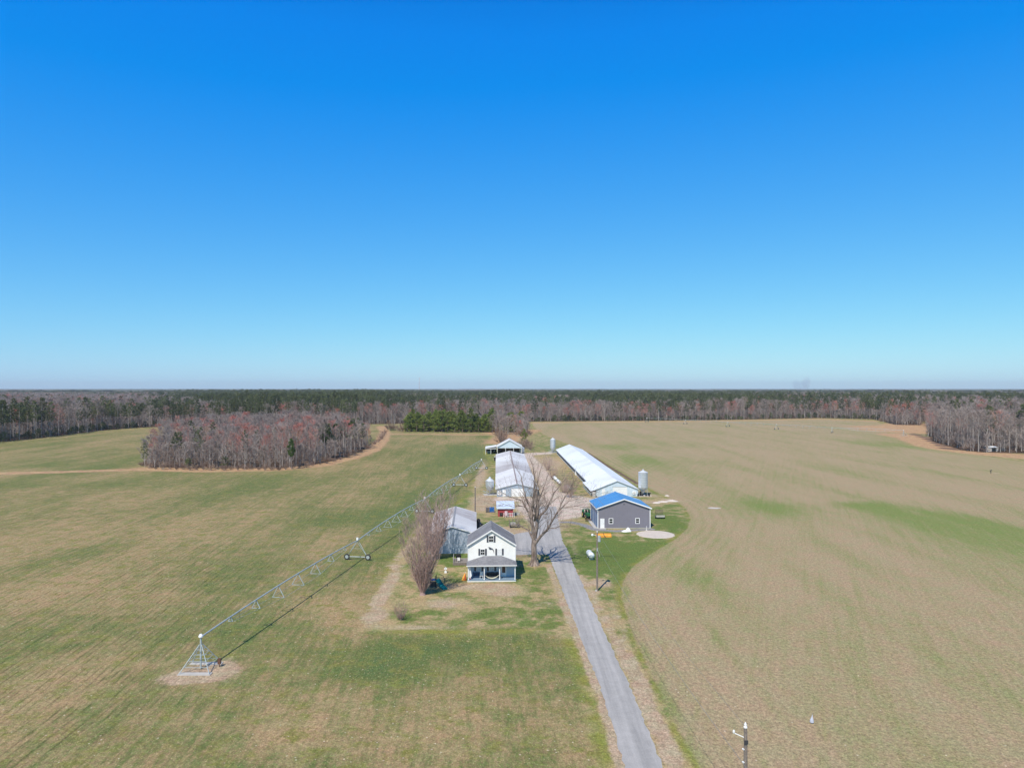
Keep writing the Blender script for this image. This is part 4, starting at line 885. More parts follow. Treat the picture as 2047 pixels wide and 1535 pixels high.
MB().lathe([(.12,-.1),(.12,-.003)], (0,0,5.75), 12, axis='y').build('vent', M['shutter'], SH)
MB().box(-6.25,6.25,-.05,-.003,0,.11).build('base_trim', M['concrete'], SH)
# --- open pole barn at the far end
x, y = G(1019, 907.5)
PBn = thing('pole_barn', (x-.1, y), 1.2, 'open-fronted pole barn with a lean-to at the far end of the yard', 'barn')
MB().prism(chevron(12.2, 3.7, 7.0, .4, .12), -.4, 13).build('roof', M['hen_roof_old'], PBn)
m = MB(); m.prism([(-6.1,3.0),(6.1,3.0),(6.1,3.68),(0,6.98),(-6.1,3.68)], -.02, .1); m.build('gable_panel', M['hen_wall'], PBn)
m = MB(); m.prism([(-6.55,3.36),(0,6.92),(6.55,3.36),(6.55,3.68),(0,7.26),(-6.55,3.68)], -.47, -.41); m.build('rake_trim', M['white'], PBn)
MB().box(-6.1,6.1,12.5,12.6,0,3.6).box(-6.1,-6.0,.3,12.4,0,3.6).box(6.0,6.1,.3,12.4,0,3.6).build('wall', M['brownin'], PBn)
MB().box(-5.9,5.9,2.2,2.3,1.9,3.5).build('loft_boards', M['brownin'], PBn)
for x_ in (-6.1,-2.0,2.0,6.1): MB().box(x_-.1,x_+.1,-.26,-.06,0,3.35).build('post', M['white'], PBn)
m = MB(); m.add([(-12.2,-.4,3.0),(-6.6,-.4,3.75),(-6.6,10,3.75),(-12.2,10,3.0)]+[(-12.2,-.4,3.12),(-6.6,-.4,3.87),(-6.6,10,3.87),(-12.2,10,3.12)], [(0,3,2,1),(4,5,6,7),(0,1,5,4),(1,2,6,5),(2,3,7,6),(3,0,4,7)])
lt = m.build('lean_to_roof', M['white'], PBn); MB().box(-12.25,-6.6,-.5,-.41,2.65,2.98).build('fascia', M['white'], lt)
for x_ in (-12.0,-9.4): MB().box(x_-.1,x_+.1,-.2,0,0,2.98).build('post', M['white'], PBn)
MB().box(-12.1,-6.6,9.8,9.9,0,2.9).build('lean_to_wall', M['brownin'], PBn)
# --- little shed by the right-hand woods
x, y = G(1984, 902.5)
t = thing('field_shelter', (x, y), -6, 'small open shed with a flat white roof at the edge of the right-hand woods', 'shed')
MB().add([(-2.7,-.3,2.15),(2.7,-.3,2.15),(2.7,2.8,2.6),(-2.7,2.8,2.6),(-2.7,-.3,2.25),(2.7,-.3,2.25),(2.7,2.8,2.7),(-2.7,2.8,2.7)], [(0,3,2,1),(4,5,6,7),(0,1,5,4),(1,2,6,5),(2,3,7,6),(3,0,4,7)]).build('roof', M['tarp'], t)
MB().box(-2.5,-.5,0,.08,0,2.1).box(1.6,2.5,0,.08,0,2.1).box(-2.5,2.5,2.4,2.5,0,2.4).box(-2.5,-2.42,.09,2.39,0,2.1).box(2.42,2.5,.09,2.39,0,2.1).build('wall', M['concrete'], t)
# --- red coop and its neighbours
x, y = G(1010.6, 1032)
CO = thing('chicken_coop', (x, y), 2, 'small red board coop with a pale blue metal roof', 'coop')
MB().prism([(-1.95,0),(1.95,0),(1.95,2.0),(-1.95,2.0)], 0, 3.4).build('wall', M['red'], CO)
MB().add([(-2.35,-.35,2.02),(2.35,-.35,2.02),(2.35,3.8,3.35),(-2.35,3.8,3.35)]+[(-2.35,-.35,2.1),(2.35,-.35,2.1),(2.35,3.8,3.43),(-2.35,3.8,3.43)], [(0,3,2,1),(4,5,6,7),(0,1,5,4),(1,2,6,5),(2,3,7,6),(3,0,4,7)]).build('roof', M['sky_roof'], CO)
MB().prism([(-1.93,2.0),(1.93,2.0),(1.93,3.05),(-1.93,3.05)], 3.2, 3.38).build('back_wall', M['red'], CO)
MB().box(-1.5,-.7,-.03,-.003,.1,1.0).build('doorway', M['dark'], CO); MB().box(.1,.8,-.03,-.003,.1,1.1).build('run_opening', M['dark'], CO)
t = thing('wire_pen', (x+.9, y-1.0), 2, 'small white railed pen in front of the red coop', 'pen'); 
for i in range(7): MB().box(-1.4+i*.45,-1.32+i*.45,-.03,.03,0,1.15).build('post', M['white'], t)
MB().box(-1.45,1.45,-.06,-.031,.9,1.0).box(-1.45,1.45,-.06,-.031,.35,.43).build('rail', M['white'], t)
m = MB().box(-.35,.35,-.1,-.07,.5,1.6); o = m.build('notice_board', plain('pink_sheet', (.72,.55,.60)), None, loc=(x+.15, y-1.05, 0), rz=2); tag(o, 'pale pink sheet propped against the white pen by the coop', 'panel')
x, y = G(983.5, 1024); t = thing('plastic_tote', (x, y), 4, 'blue plastic tank standing left of the red coop', 'tank')
MB().box(-.62,.62,0,1.1,.15,1.3).build('body', M['blue_plastic'], t); MB().box(-.66,.66,-.04,1.14,0,.14).build('pallet', M['wood'], t); MB().lathe([(.2,1.301),(.2,1.38)], (0,.5,0), 12).build('lid', M['dark'], t)
x, y = G(974.8, 1024); t = thing('metal_crate', (x, y), 4, 'grey metal crate left of the blue plastic tank', 'crate')
MB().box(-.45,.45,0,.9,.1,1.25).build('body', plain('grey_crate', (.16,.15,.15)), t); m = MB(); [m.box(a-.05,a+.05,-.04,-.003,0,1.3) for a in (-.4,0,.4)]; m.build('rib', M['darkmetal'], t)
x, y = G(1031, 1029); t = thing('scrap_pile', (x, y), 0, 'grey heap of pipes and buckets right of the red coop', 'scrap heap')
rr = random.Random(4); m = MB(); [m.tube((rr.uniform(-1,1),rr.uniform(-.6,.6),rr.uniform(0,.3)),(rr.uniform(-1.2,1.2),rr.uniform(-.6,.6),rr.uniform(.2,.8)),.05) for i in range(22)]; m.build('pipe', M['galv_flat'], t)
m = MB(); [m.lathe([(.22,0),(.26,.5),(.2,.5)], (a,b,0), 10) for a, b in ((-.7,-.4),(.3,.2),(.8,-.3))]; m.build('bucket', M['concrete'], t)
# --- wagon in front of the coop
def wheel(root, x, y, z, r, w=.25, hub=None, name='wheel', n=16, axis='x'):
    o = MB().lathe([(r*.55,-w/2),(r*.93,-w/2),(r,-w*.3),(r,w*.3),(r*.93,w/2),(r*.55,w/2)], (x,y,z), n, axis=axis).build(name, M['dark'], root)
    MB().lathe([(.02,-w/2-.01),(r*.52,-w/2-.01),(r*.52,w/2+.01),(.02,w/2+.01)], (x,y,z), 12, axis=axis).build('rim', hub or M['galv_flat'], o); return o
x, y = G(1028, 1053.5); t = thing('hay_wagon', (x, y), 5, 'low wagon with upright stakes parked on the grass behind the farmhouse', 'wagon')
MB().box(-1.25,1.25,-.7,.7,.55,.68).build('bed', M['wood'], t)
for sx in (-1,1):
    for sy in (-.6,.6): wheel(t, sx*.95, sy, .36, .36, .2)
m = MB(); [m.box(a-.04,a+.04,b-.04,b+.04,.681,1.9) for a in (-1.15,-.4,.4,1.15) for b in (-.65,.65)]; m.build('stake', M['wood'], t)
MB().box(-.9,.3,-.5,.5,.681,1.15).build('load', plain('feed_bags', (.42,.40,.36), var=.4, sc=5), t); MB().tube((1.25,0,.5),(2.2,-.2,.25),.05).build('tongue', M['rust'], t)
# --- dark machinery beside the barn
x, y = G(957.5, 1062); t = thing('farm_implement', (x, y), 3, 'black farm implement with big tyres parked against the right side of the metal barn', 'implement')
MB().box(-.75,.55,-1.6,1.6,.7,1.9).build('body', M['darkmetal'], t); MB().path([(-.1,-1.2,1.9),(-.1,-.5,2.5),(-.1,.5,2.5),(-.1,1.2,1.9)],[.25,.45,.45,.25],10).build('hood', M['dark'], t)
wheel(t, .75, -1.0, .85, .85, .4); wheel(t, .75, 1.1, .85, .85, .4); wheel(t, -.85, -1.0, .85, .85, .3); wheel(t, -.85, 1.1, .85, .85, .3)
MB().box(.95,1.15,-2.2,-1.9,.0,.7).build('guard', M['yellow'], t)
# --- propane tanks
def propane(x, y, rz, L, r, label, group=None):
    t = thing('propane_tank', (x, y), rz, label, 'tank', group)
    prof = [(.02,-L/2)]+[(r*math.sin(a), -L/2+r*.7*(1-math.cos(a))) for a in (.4,.8,1.2,1.57)]+[(r*math.sin(a), L/2-r*.7*(1-math.cos(a))) for a in (1.57,1.2,.8,.4)]+[(.02,L/2)]
    MB().lathe(prof, (0,0,r+.3), 20, axis='y').build('shell', M['tank'], t, smooth=True)
    for s in (-1,1): MB().box(-r*.7,r*.7,s*L*.28-.12,s*L*.28+.12,0,.42).build('saddle', M['concrete'], t)
    MB().lathe([(.22,2*r+.27),(.22,2*r+.45),(.02,2*r+.5)], (0,0,0), 12).build('valve_cover', M['tank'], t); return t
x, y = G(1181, 1118.5); propane(x, y+1.2, 6, 3.3, .56, 'white propane tank on the lawn between the driveway and the utility pole')
x, y = G(1117.5, 968.5); propane(x, y+2.2, 5, 6.0, .52, 'white propane tank between the poultry houses, nearer of the two', 'white tanks between the poultry houses')
x, y = G(1110, 961.5); propane(x, y+2.6, 5, 6.0, .52, 'white propane tank between the poultry houses, farther of the two', 'white tanks between the poultry houses')
# --- tractor
x, y = G(1175.5, 1036); t = thing('tractor', (x, y), 8, 'green tractor with yellow wheel hubs parked left of the workshop', 'tractor')
MB().box(-.38,.38,-.9,.9,.75,1.45).box(-.3,.3,-.95,-.901,.8,1.4).build('hood', M['green'], t); MB().box(-.45,.45,.9,2.2,.6,1.2).build('body', M['green'], t)
for s in (-1,1):
    wheel(t, s*.85, 1.9, .82, .82, .42, M['yellow'], 'rear_wheel'); wheel(t, s*.72, -.45, .48, .48, .26, M['yellow'], 'front_wheel'); MB().path([(s*.85,1.1,1.5),(s*.85,1.6,1.82),(s*.85,2.2,1.8),(s*.85,2.6,1.5)],[.22,.25,.25,.22],6).build('fender', M['green'], t)
MB().box(-.28,.28,1.5,2.0,1.25,1.4).box(-.28,.28,1.95,2.05,1.41,1.9).build('seat', M['dark'], t); MB().tube((-.6,2.3,1.2),(-.6,2.3,2.11),.05).tube((.6,2.3,1.2),(.6,2.3,2.11),.05).tube((-.6,2.3,2.11),(.6,2.3,2.11),.05).build('roll_bar', M['darkmetal'], t)
MB().box(-.6,.6,1.3,2.4,2.12,2.2).build('canopy', M['green'], t); MB().tube((.0,1.0,1.45),(.0,1.35,1.75),.03).lathe([(.2,1.75),(.2,1.79)], (0,1.4,0), 14).build('steering_wheel', M['dark'], t); MB().tube((.2,-.3,1.45),(.2,-.3,2.2),.05).build('exhaust', M['darkmetal'], t)
x, y = G(1176, 1041.5); t = thing('disc_harrow', (x, y), 8, 'rusty brown harrow lying in front of the green tractor', 'harrow')
MB().box(-.75,.75,-.05,.05,.4,.5).box(-.75,.75,.7,.8,.4,.5).box(-.7,-.6,.06,.69,.4,.5).box(.6,.7,.06,.69,.4,.5).build('frame', M['rust'], t)
for i in range(6): MB().lathe([(.02,-.02),(.28,-.015),(.28,.015),(.02,.02)], (-.65+i*.26,.0,.3), 12, axis='x').build('disc', M['darkmetal'], t)
# --- orange box blade, tarp heap, sand pad, utility trailer
x, y = G(1207, 1073.5); t = thing('box_blade', (x, y), 2, 'orange and yellow blade implement lying on the grass in front of the workshop', 'implement')
MB().box(-1.7,1.7,0,.06,.02,.42).box(-1.7,-1.6,.065,.8,.02,.62).box(1.6,1.7,.065,.8,.02,.62).box(-1.7,1.7,.81,.87,.3,.72).build('frame', M['orange'], t)
MB().box(-1.6,1.6,.065,.78,.28,.36).build('deck', plain('cream_paint', (.74,.60,.42)), t); MB().tube((0,.4,.5),(.25,-.9,.15),.06).tube((0,.4,.5),(0,.5,1.0),.05).build('hitch', M['darkmetal'], t); MB().box(-1.59,1.59,.2,.3,.37,.5).build('crossbar', M['yellow'], t)
x, y = G(1253, 1062); m = MB()
def heap(m, cx, cy, rx, ry, h, seed, n=22, rings=7):
    rr = random.Random(seed); vs = [(cx, cy, h)]; fs = []
    ph = [rr.uniform(.8,1.15) for _ in range(n)]
    for i in range(1, rings+1):
        u = i/rings
        for j in range(n):
            a = 2*math.pi*j/n; q = ph[j]*u; vs.append((cx+math.cos(a)*rx*q, cy+math.sin(a)*ry*q, max(-.02, h*(1-u**1.5)*(1+rr.uniform(-.22,.22)))))
    for j in range(n): fs.append((0, 1+j, 1+(j+1) % n))
    for i in range(rings-1):
        for j in range(n): a = 1+i*n+j; b = 1+i*n+(j+1) % n; fs.append((a, a+n, b+n, b))
    m.add(vs, fs)
heap(m, .35, .3, .75, .55, .85, 3); heap(m, -.5, -.1, .9, .45, .35, 4)
o = m.build('tarp_heap', M['tarp'], None, loc=(x, y, 0)); tag(o, 'crumpled white tarp heap in front of the workshop', 'tarp')
x, y = G(1310, 1067.5); m = MB(); n_ = 64; rr = random.Random(8)
rad = [4.25+rr.uniform(-.1,.1) for _ in range(n_)]; vs = [(0,0,.09)]
for k_, (q, z) in enumerate(((.5,.085),(.93,.075),(1.0,.0))): vs += [(math.cos(2*math.pi*j/n_)*rad[j]*q, math.sin(2*math.pi*j/n_)*rad[j]*q, z) for j in range(n_)]
fs = [(0, 1+j, 1+(j+1) % n_) for j in range(n_)]+[(1+i*n_+j, 1+(i+1)*n_+j, 1+(i+1)*n_+(j+1) % n_, 1+i*n_+(j+1) % n_) for i in range(2) for j in range(n_)]
m.add(vs, fs); o = m.build('sand_pad', plain('pale_sand', (.56,.49,.43), .95, var=.12, sc=.8), None, loc=(x, y, 0)); tag(o, 'round pad of pale sand beside the workshop', 'sand pad')
x, y = G(1292, 1059); o = MB().tube((0,0,-.05),(0,0,.95),.05).lathe([(.2,0),(.2,.05)]).build('vent_pipe', M['white'], None, loc=(x, y, 0)); tag(o, 'thin white pipe standing at the edge of the round sand pad', 'pipe')
x, y = G(1318.5, 1035.5); t = thing('utility_trailer', (x, y), 2, 'small flatbed trailer with its mesh ramp raised, on the grass right of the workshop', 'trailer')
MB().box(-1.05,1.05,-.9,.5,.5,.6).build('bed', plain('grey_bed', (.32,.31,.33)), t)
for s in (-1,1): wheel(t, s*1.15, -.2, .33, .33, .2)
m = MB(); m.box(-1.05,1.05,.501,.56,.5,.58); m.box(-1.05,1.05,.501,.56,2.0,2.07); [m.box(-1.05+i*.2,-1.01+i*.2,.51,.55,.581,1.99) for i in range(11)]; [m.box(-1.0,1.0,.57,.59,.75+i*.25,.78+i*.25) for i in range(5)]; m.build('ramp', M['darkmetal'], t)
MB().box(-1.05,1.05,-.95,-.901,.45,.95).build('tailboard', M['concrete'], t)
x, y = G(1427, 1015); m = MB(); heap(m, 0,0,1.7,1.2,.12,6); o = m.build('gravel_patch', M['concrete'], None, loc=(x,y,0)); tag(o, 'low pale patch of rubble in the right field, right of the trailer', 'rubble')
for i, (px, py, rx) in enumerate(((1324,1003,1.6),(1342,1001,1.9),(1312,1005,1.2),(1333,991,.8))):
    x, y = G(px, py); m = MB(); heap(m, 0,0,rx,rx*.8,.35,9+i); o = m.build('sand_heap', bpy.data.materials['pale_sand'], None, loc=(x,y,0))
    tag(o, ['low sand heap, second from the left of those behind the workshop','widest sand heap, the rightmost behind the workshop','small low sand heap, leftmost of those behind the workshop','smallest sand heap, farthest back near the tall feed bin'][i], 'sand heap', 'sand heaps behind the workshop')
x, y = G(1980, 946); t = thing('water_valve', (x, y), 0, 'small dark valve stand alone in the right field', 'valve')
MB().tube((0,0,0),(0,0,1.3),.12).build('riser', M['darkmetal'], t); MB().tube((-.4,0,1.0),(.4,0,1.3),.14).build('valve_body', M['darkmetal'], t)
x, y = G(1621, 1443); t = thing('marker_flag', (x, y), 0, 'pale grey marker flag standing alone in the near part of the right field', 'marker')
MB().tube((0,0,0),(.05,0,1.0),.012).build('stake', M['galv_flat'], t); MB().path([(.0,0,.12),(.0,0,.35),(.03,0,.6),(.06,0,.85)], [.2,.17,.07,.02], 7).build('cloth', plain('lilac_cloth', (.50,.52,.60)), t)
x, y = G(985, 918); 
o = None
x, y = G(989.5, 921); t = thing('black_drum', (x, y), 0, 'black drum with a white lid left of the stained-roof poultry house', 'drum')
MB().lathe([(.35,0),(.38,.1),(.38,1.7),(.35,1.8)], n=14).build('body', M['dark'], t); MB().lathe([(.4,1.801),(.4,1.95),(.2,2.05)], n=14).build('lid', M['white'], t)
# machine under the lean-to
x, y = G(985, 905.5); t = thing('old_tractor', (x, y+3), 10, 'dark old tractor parked under the lean-to of the pole barn', 'tractor')
MB().box(-1.0,.4,-.4,.4,.7,1.4).build('body', M['rust'], t); wheel(t, .6, -.5, .8, .8, .4, M['white'], 'rear_wheel', axis='y'); wheel(t, .6, .6, .8, .8, .4, M['white'], 'rear_wheel', axis='y'); wheel(t, -.9, -.45, .45, .45, .25, M['white'], 'front_wheel', axis='y'); wheel(t, -.9, .5, .45, .45, .25, M['white'], 'front_wheel', axis='y')
x, y = G(977, 905.5); t = thing('storage_box', (x, y+.8), 0, 'grey cupboard standing at the left end of the lean-to', 'cupboard')
MB().box(-.9,.9,0,.8,0,1.0).box(-.9,-.82,0,.8,1.001,2.2).box(.82,.9,0,.8,1.001,2.2).box(-.9,.9,0,.8,2.201,2.3).build('carcass', M['concrete'], t); MB().box(-.8,.8,.7,.75,1.001,2.2).build('back_panel', M['dark'], t)
# stacked stuff by the big bin
for i, px in enumerate((1274,1279,1283,1290,1296)):
    x, y = G(px, 990.5); h = (.75,1.5,.7,.6,.8)[i]; t = thing('black_drum', (x, y-1.0), 0, 'black drum standing in the row around the feet of the tall feed bin', 'drum', 'drums at the tall feed bin')
    MB().lathe([(.26,0),(.28,.1),(.28,h),(.2,h+.05)], n=12).build('body', M['dark'], t)
# --- playground slide, bird bath
x, y = G(884, 1177); t = thing('play_slide', (x, y), 0, 'teal plastic slide with a dark climbing frame under the shaggy bare tree', 'slide')
sl = MB(); pts = [(.55,-.45,.12),(.15,-.05,.3),(-.45,.6,.8),(-1.0,1.2,1.35)]
for i in range(3):
    a, b = Vector(pts[i]), Vector(pts[i+1]); s = Vector((.3,.27,0)); sl.slab(a-s, a+s, b+s, b-s, .06); u = Vector((0,0,.2))
    sl.slab(a+s, b+s, b+s+u, a+s+u, .05); sl.slab(a-s, b-s, b-s+u, a-s+u, .05)
sl.build('chute', M['teal'], t)
m = MB(); [m.box(a-.05,a+.05,b-.05,b+.05,0,2.0) for a in (-2.1,-1.15) for b in (.9,1.8)]; m.build('post', M['darkmetal'], t)
MB().box(-2.15,-1.1,.85,1.85,1.2,1.3).build('platform', M['blue_plastic'], t); MB().box(-2.12,-1.2,.8,.84,.2,1.1).build('panel', M['darkmetal'], t)
t2 = [(.3,2.2,0),(.25,2.2,1.0),(-.1,2.2,1.7),(-.6,2.1,1.9)]; MB().path(t2, [.05]*4, 6).build('swing_arm', M['darkmetal'], t)
x, y = G(891, 1144); t = thing('bird_bath', (x, y), 0, 'small white ornamental bird house on a block in the yard left of the farmhouse', 'bird house')
MB().box(-.2,.2,-.18,.18,0,.3).build('block', M['white'], t); MB().tube((0,0,.3),(0,0,.62),.05).build('stem', M['white'], t); MB().prism([(-.22,.62),(.22,.62),(.28,.78),(0,1.0),(-.28,.78)], -.12, .12).build('box', M['white'], t)
MB().lathe([(.05,-.13),(.05,-.121)], (0,0,.76), 10, axis='y').build('entrance', M['dark'], t)
# --- utility poles and wires
def pole(x, y, h, label, rz=0, lean=0):
    t = thing('utility_pole', (x, y), rz, label, 'utility pole', 'utility poles of the farm'); MB().tube((0,0,-.3),(lean,0,h),.17,.12,10).build('pole', M['wood_pole'], t); return t
x1, y1 = G(1193.5, 1180); t = pole(x1, y1, 9.5, 'tall wooden utility pole on the lawn between the driveway and the right field')
MB().lathe([(.22,8.0),(.25,8.05),(.25,8.85),(.2,8.95)], (.33,0,0), 12).build('transformer', M['galv_flat'], t); MB().tube((-.1,0,9.0),(-.75,-.1,9.25),.035).build('lamp_arm', M['white'], t)
MB().lathe([(.08,8.98),(.2,9.05),(.16,9.25),(.05,9.35)], (-.8,-.1,0), 10).build('lamp', M['white'], t); MB().lathe([(.06,9.5),(.09,9.6),(.06,9.75),(.02,9.8)], (0,0,0), 8).build('insulator', M['white'], t); MB().box(-.09,.09,-.2,-.121,6.5,7.0).tube((.12,-.15,6.6),(.4,-.15,5.6),.03).build('meter', M['galv_flat'], t)
MB().box(-.35,-.05,-.3,-.02,0,.22).build('ground_box', M['concrete'], t)
x2, y2 = 16.25, 48.9; t = pole(x2, y2, 9.35, 'wooden utility pole with a side bracket, cut off by the bottom edge at right')
MB().lathe([(.05,9.35),(.13,9.42),(.13,9.5),(.07,9.55),(.1,9.62),(.03,9.8)], (0,0,0), 10).build('insulator', M['white'], t)
MB().tube((-.1,0,8.75),(-.75,.1,9.0),.035).build('bracket', M['white'], t); MB().lathe([(.05,8.98),(.08,9.05),(.08,9.15),(.04,9.22)], (-.78,.1,0), 8).build('insulator', M['white'], t)
for z in (7.95, 7.05): MB().tube((-.14,-.1,z),(-.24,-.12,z+.08),.06).build('insulator', M['white'], t)
m = MB(); m.box(-.13,.13,-.19,-.12,8.35,8.6); m.build('bracket_plate', M['darkmetal'], t)
x3, y3 = -8.75, 166.6; t = pole(x3, y3, 9.5, 'slim utility pole standing at the far right corner of the metal barn')
MB().lathe([(.04,9.5),(.07,9.6),(.03,9.75)], (0,0,0), 8).build('insulator', M['white'], t)
def wire(p, q, sag, label, r=.012):
    pts = []; n_ = 24
    for i in range(n_+1): u = i/n_; v = Vector(p).lerp(Vector(q), u); v.z -= sag*4*u*(1-u); pts.append(v)
    o = MB().path(pts, [r]*(n_+1), 4).build('power_line', M['wire'], None); tag(o, label, 'wire', 'overhead wires'); return o
wire((x1,y1,7.3),(x2-.24,y2-.1,7.05),.9,'lower wire running from the tall pole to the pole at the bottom edge', .016)
wire((x1,y1,9.7),(x2,y2,9.5),.8,'upper wire running from the tall pole to the pole at the bottom edge', .010)
wire((x2-.24,y2-.1,7.05),(19.5,8,7.4),.5,'wire leaving the pole at the bottom edge towards the viewer', .016)
# --- centre-pivot irrigators
def pivot(name, C0, tows, label, arch=.55, hh=3.75, nn=7, simple=False):
    t = thing(name, (C0[0], C0[1]), 0, label, 'irrigator', 'centre-pivot irrigators')
    base = Vector((C0[0], C0[1], 0)); g = M['galv_flat']
    m = MB(); b = 1.75; top = 2.9
    for sx in (-1,1):
        for sy in (-1,1): m.tube((sx*b,sy*b,.1),(sx*.12,sy*.12,top),.05)
    for z in (.7,1.3,1.9,2.4):
        q = b*(1-z/top)+.12*z/top; [m.tube(a, c_, .03, n=4) for a, c_ in (((-q,-q,z),(q,-q,z)),((q,-q,z),(q,q,z)),((q,q,z),(-q,q,z)),((-q,q,z),(-q,-q,z)))]
    pt = m.build('pivot_tower', g, t); MB().tube((0,0,.1),(0,0,hh-.1),.11,n=10).build('riser_pipe', g, t)
    MB().lathe([(.2,hh-.05),(.26,hh),(.26,hh+.15),(.12,hh+.35)], n=12).build('collector_ring', M['white'], t); MB().box(1.75,2.1,.5,.75,.35,1.0).tube((1.92,.62,0),(1.92,.62,.34),.05).build('control_panel', M['rust'], t)
    MB().box(-1.9,1.9,-1.95,-1.2,0,.09).box(-1.9,1.9,1.2,1.9,0,.09).build('slab', M['concrete'], t)
    pr = Vector((0,0,hh))
    for i, T in enumerate(tows):
        q = Vector((T[0], T[1], 0))-base; q.z = hh; d = (q-pr); d.z = 0; L = d.length; d.normalize(); s = Vector((-d.y, d.x, 0))
        pipe = []
        for k_ in range(17): u = k_/16; v = pr.lerp(q, u); v.z += arch*4*u*(1-u); pipe.append(v)
        sp = MB().path(pipe, [.10]*17, 8).build('pipe', g, t)
        tr = MB(); prev = None
        for k_ in range(1, nn+1):
            u = k_/(nn+1); c_ = pr.lerp(q, u); c_.z += arch*4*u*(1-u); dr = 1.75*min(1, 2.6*u, 2.6*(1-u)); lo = c_-Vector((0,0,dr)); w_ = 1.0*min(1, 2.4*u, 2.4*(1-u))
            l_, r_ = lo-s*w_, lo+s*w_; tr.tube(c_, l_, .06, n=4); tr.tube(c_, r_, .06, n=4); tr.tube(l_, r_, .045, n=4)
            if not simple:
                c2 = pr.lerp(q, min(1, u+.5/(nn+1))); 
            if prev: tr.tube(prev[0], l_, .026, n=3); tr.tube(prev[1], r_, .026, n=3)
            prev = (l_, r_)
        a0 = tr.build('truss', g, sp)
        dn = MB()
        for k_ in range(1, 12):
            u = k_/12; c_ = pr.lerp(q, u); c_.z += arch*4*u*(1-u); dn.tube(c_, c_-Vector((0,0,1.6)), .012, n=3)
        dn.build('drop_hose', M['darkmetal'], sp)
        # drive tower: A-frame across, wheels fore and aft along s
        base_q = Vector((q.x, q.y, 0)); D_ = MB()
        for sg in (-1, 1):
            f = base_q+s*sg*2.0+Vector((0,0,.62)); D_.tube(f, q+d*.35, .055, n=6); D_.tube(f, q-d*.5, .04, n=6)
        D_.tube(base_q-s*2.1+Vector((0,0,.62)), base_q+s*2.1+Vector((0,0,.62)), .085, n=8); D_.tube(base_q-s*.9+Vector((0,0,2.2)), base_q+s*.9+Vector((0,0,2.2)), .03, n=4)
        tw_ = D_.build('drive_tower', g, t)
        for sg in (-1, 1):
            wh = MB(); c_ = base_q+s*sg*2.1; ang = math.atan2(s.y, s.x)
            prof = [(.34,-.13),(.53,-.13),(.57,-.08),(.57,.08),(.53,.13),(.34,.13)]; vs = []; n_ = 16
            for rr_, w_ in prof:
                for j in range(n_):
                    a = 2*math.pi*j/n_; vs.append(c_+s*math.cos(a)*rr_+Vector((0,0,math.sin(a)*rr_+.6))+d*w_)
            wh.add(vs, [(i_*n_+j, i_*n_+(j+1) % n_, (i_+1)*n_+(j+1) % n_, (i_+1)*n_+j) for i_ in range(5) for j in range(n_)]); o_ = wh.build('wheel', M['tyre'], tw_)
            vs = []
            for rr_, w_ in ((.02,-.12),(.335,-.12),(.335,.12),(.02,.12)):
                for j in range(n_): a = 2*math.pi*j/n_; vs.append(c_+s*math.cos(a)*rr_+Vector((0,0,math.sin(a)*rr_+.6))+d*w_)
            MB().add(vs, [(i_*n_+j, i_*n_+(j+1) % n_, (i_+1)*n_+(j+1) % n_, (i_+1)*n_+j) for i_ in range(3) for j in range(n_)]).build('hub', g, o_)
        MB().box(q.x-.18, q.x+.18, q.y-.18, q.y+.18, q.z+.1, q.z+.55).build('control_box', M['white'], tw_)
        pr = q
    return t
cpt = G(403, 1335)
pivot('pivot_irrigator', cpt, [G(715,1118.5), G(849,1025.5), G(919.5,972.2), G(962.5,938)], 'long centre-pivot irrigator on wheeled towers crossing the left field')
# overhang at the end of the left boom
pivot('pivot_irrigator', G(1806,871), [G(1663,865.5), G(1552,858.3), G(1455,852.6), G(1370,847.6), G(1293,843.5)], 'far centre-pivot irrigator strung across the back of the right field')
# --- radio mast on the horizon
d_ = 3400; x = (838-CX)/F*d_; t = thing('radio_mast', (x, d_), 0, 'thin red and white radio mast on the horizon', 'radio mast')
hm_ = 33+(776.5-755)/F*d_; nseg = 8
for i in range(nseg):
    m = MB(); z0 = hm_*i/nseg; z1 = hm_*(i+1)/nseg; P3 = [(math.cos(a)*1.3, math.sin(a)*1.3) for a in (0,2.09,4.19)]
    for j in range(3):
        a, b = P3[j], P3[(j+1) % 3]; m.tube((*a,z0),(*a,z1),.3,n=4); m.tube((*a,z0),(*b,(z0+z1)/2),.12,n=3); m.tube((*b,(z0+z1)/2),(*a,z1),.12,n=3)
    m.build('lattice_section', M['redwhite'] if i % 2 else M['white'], t)
MB().tube((0,0,hm_),(0,0,hm_+5),.15).build('antenna', M['white'], t)
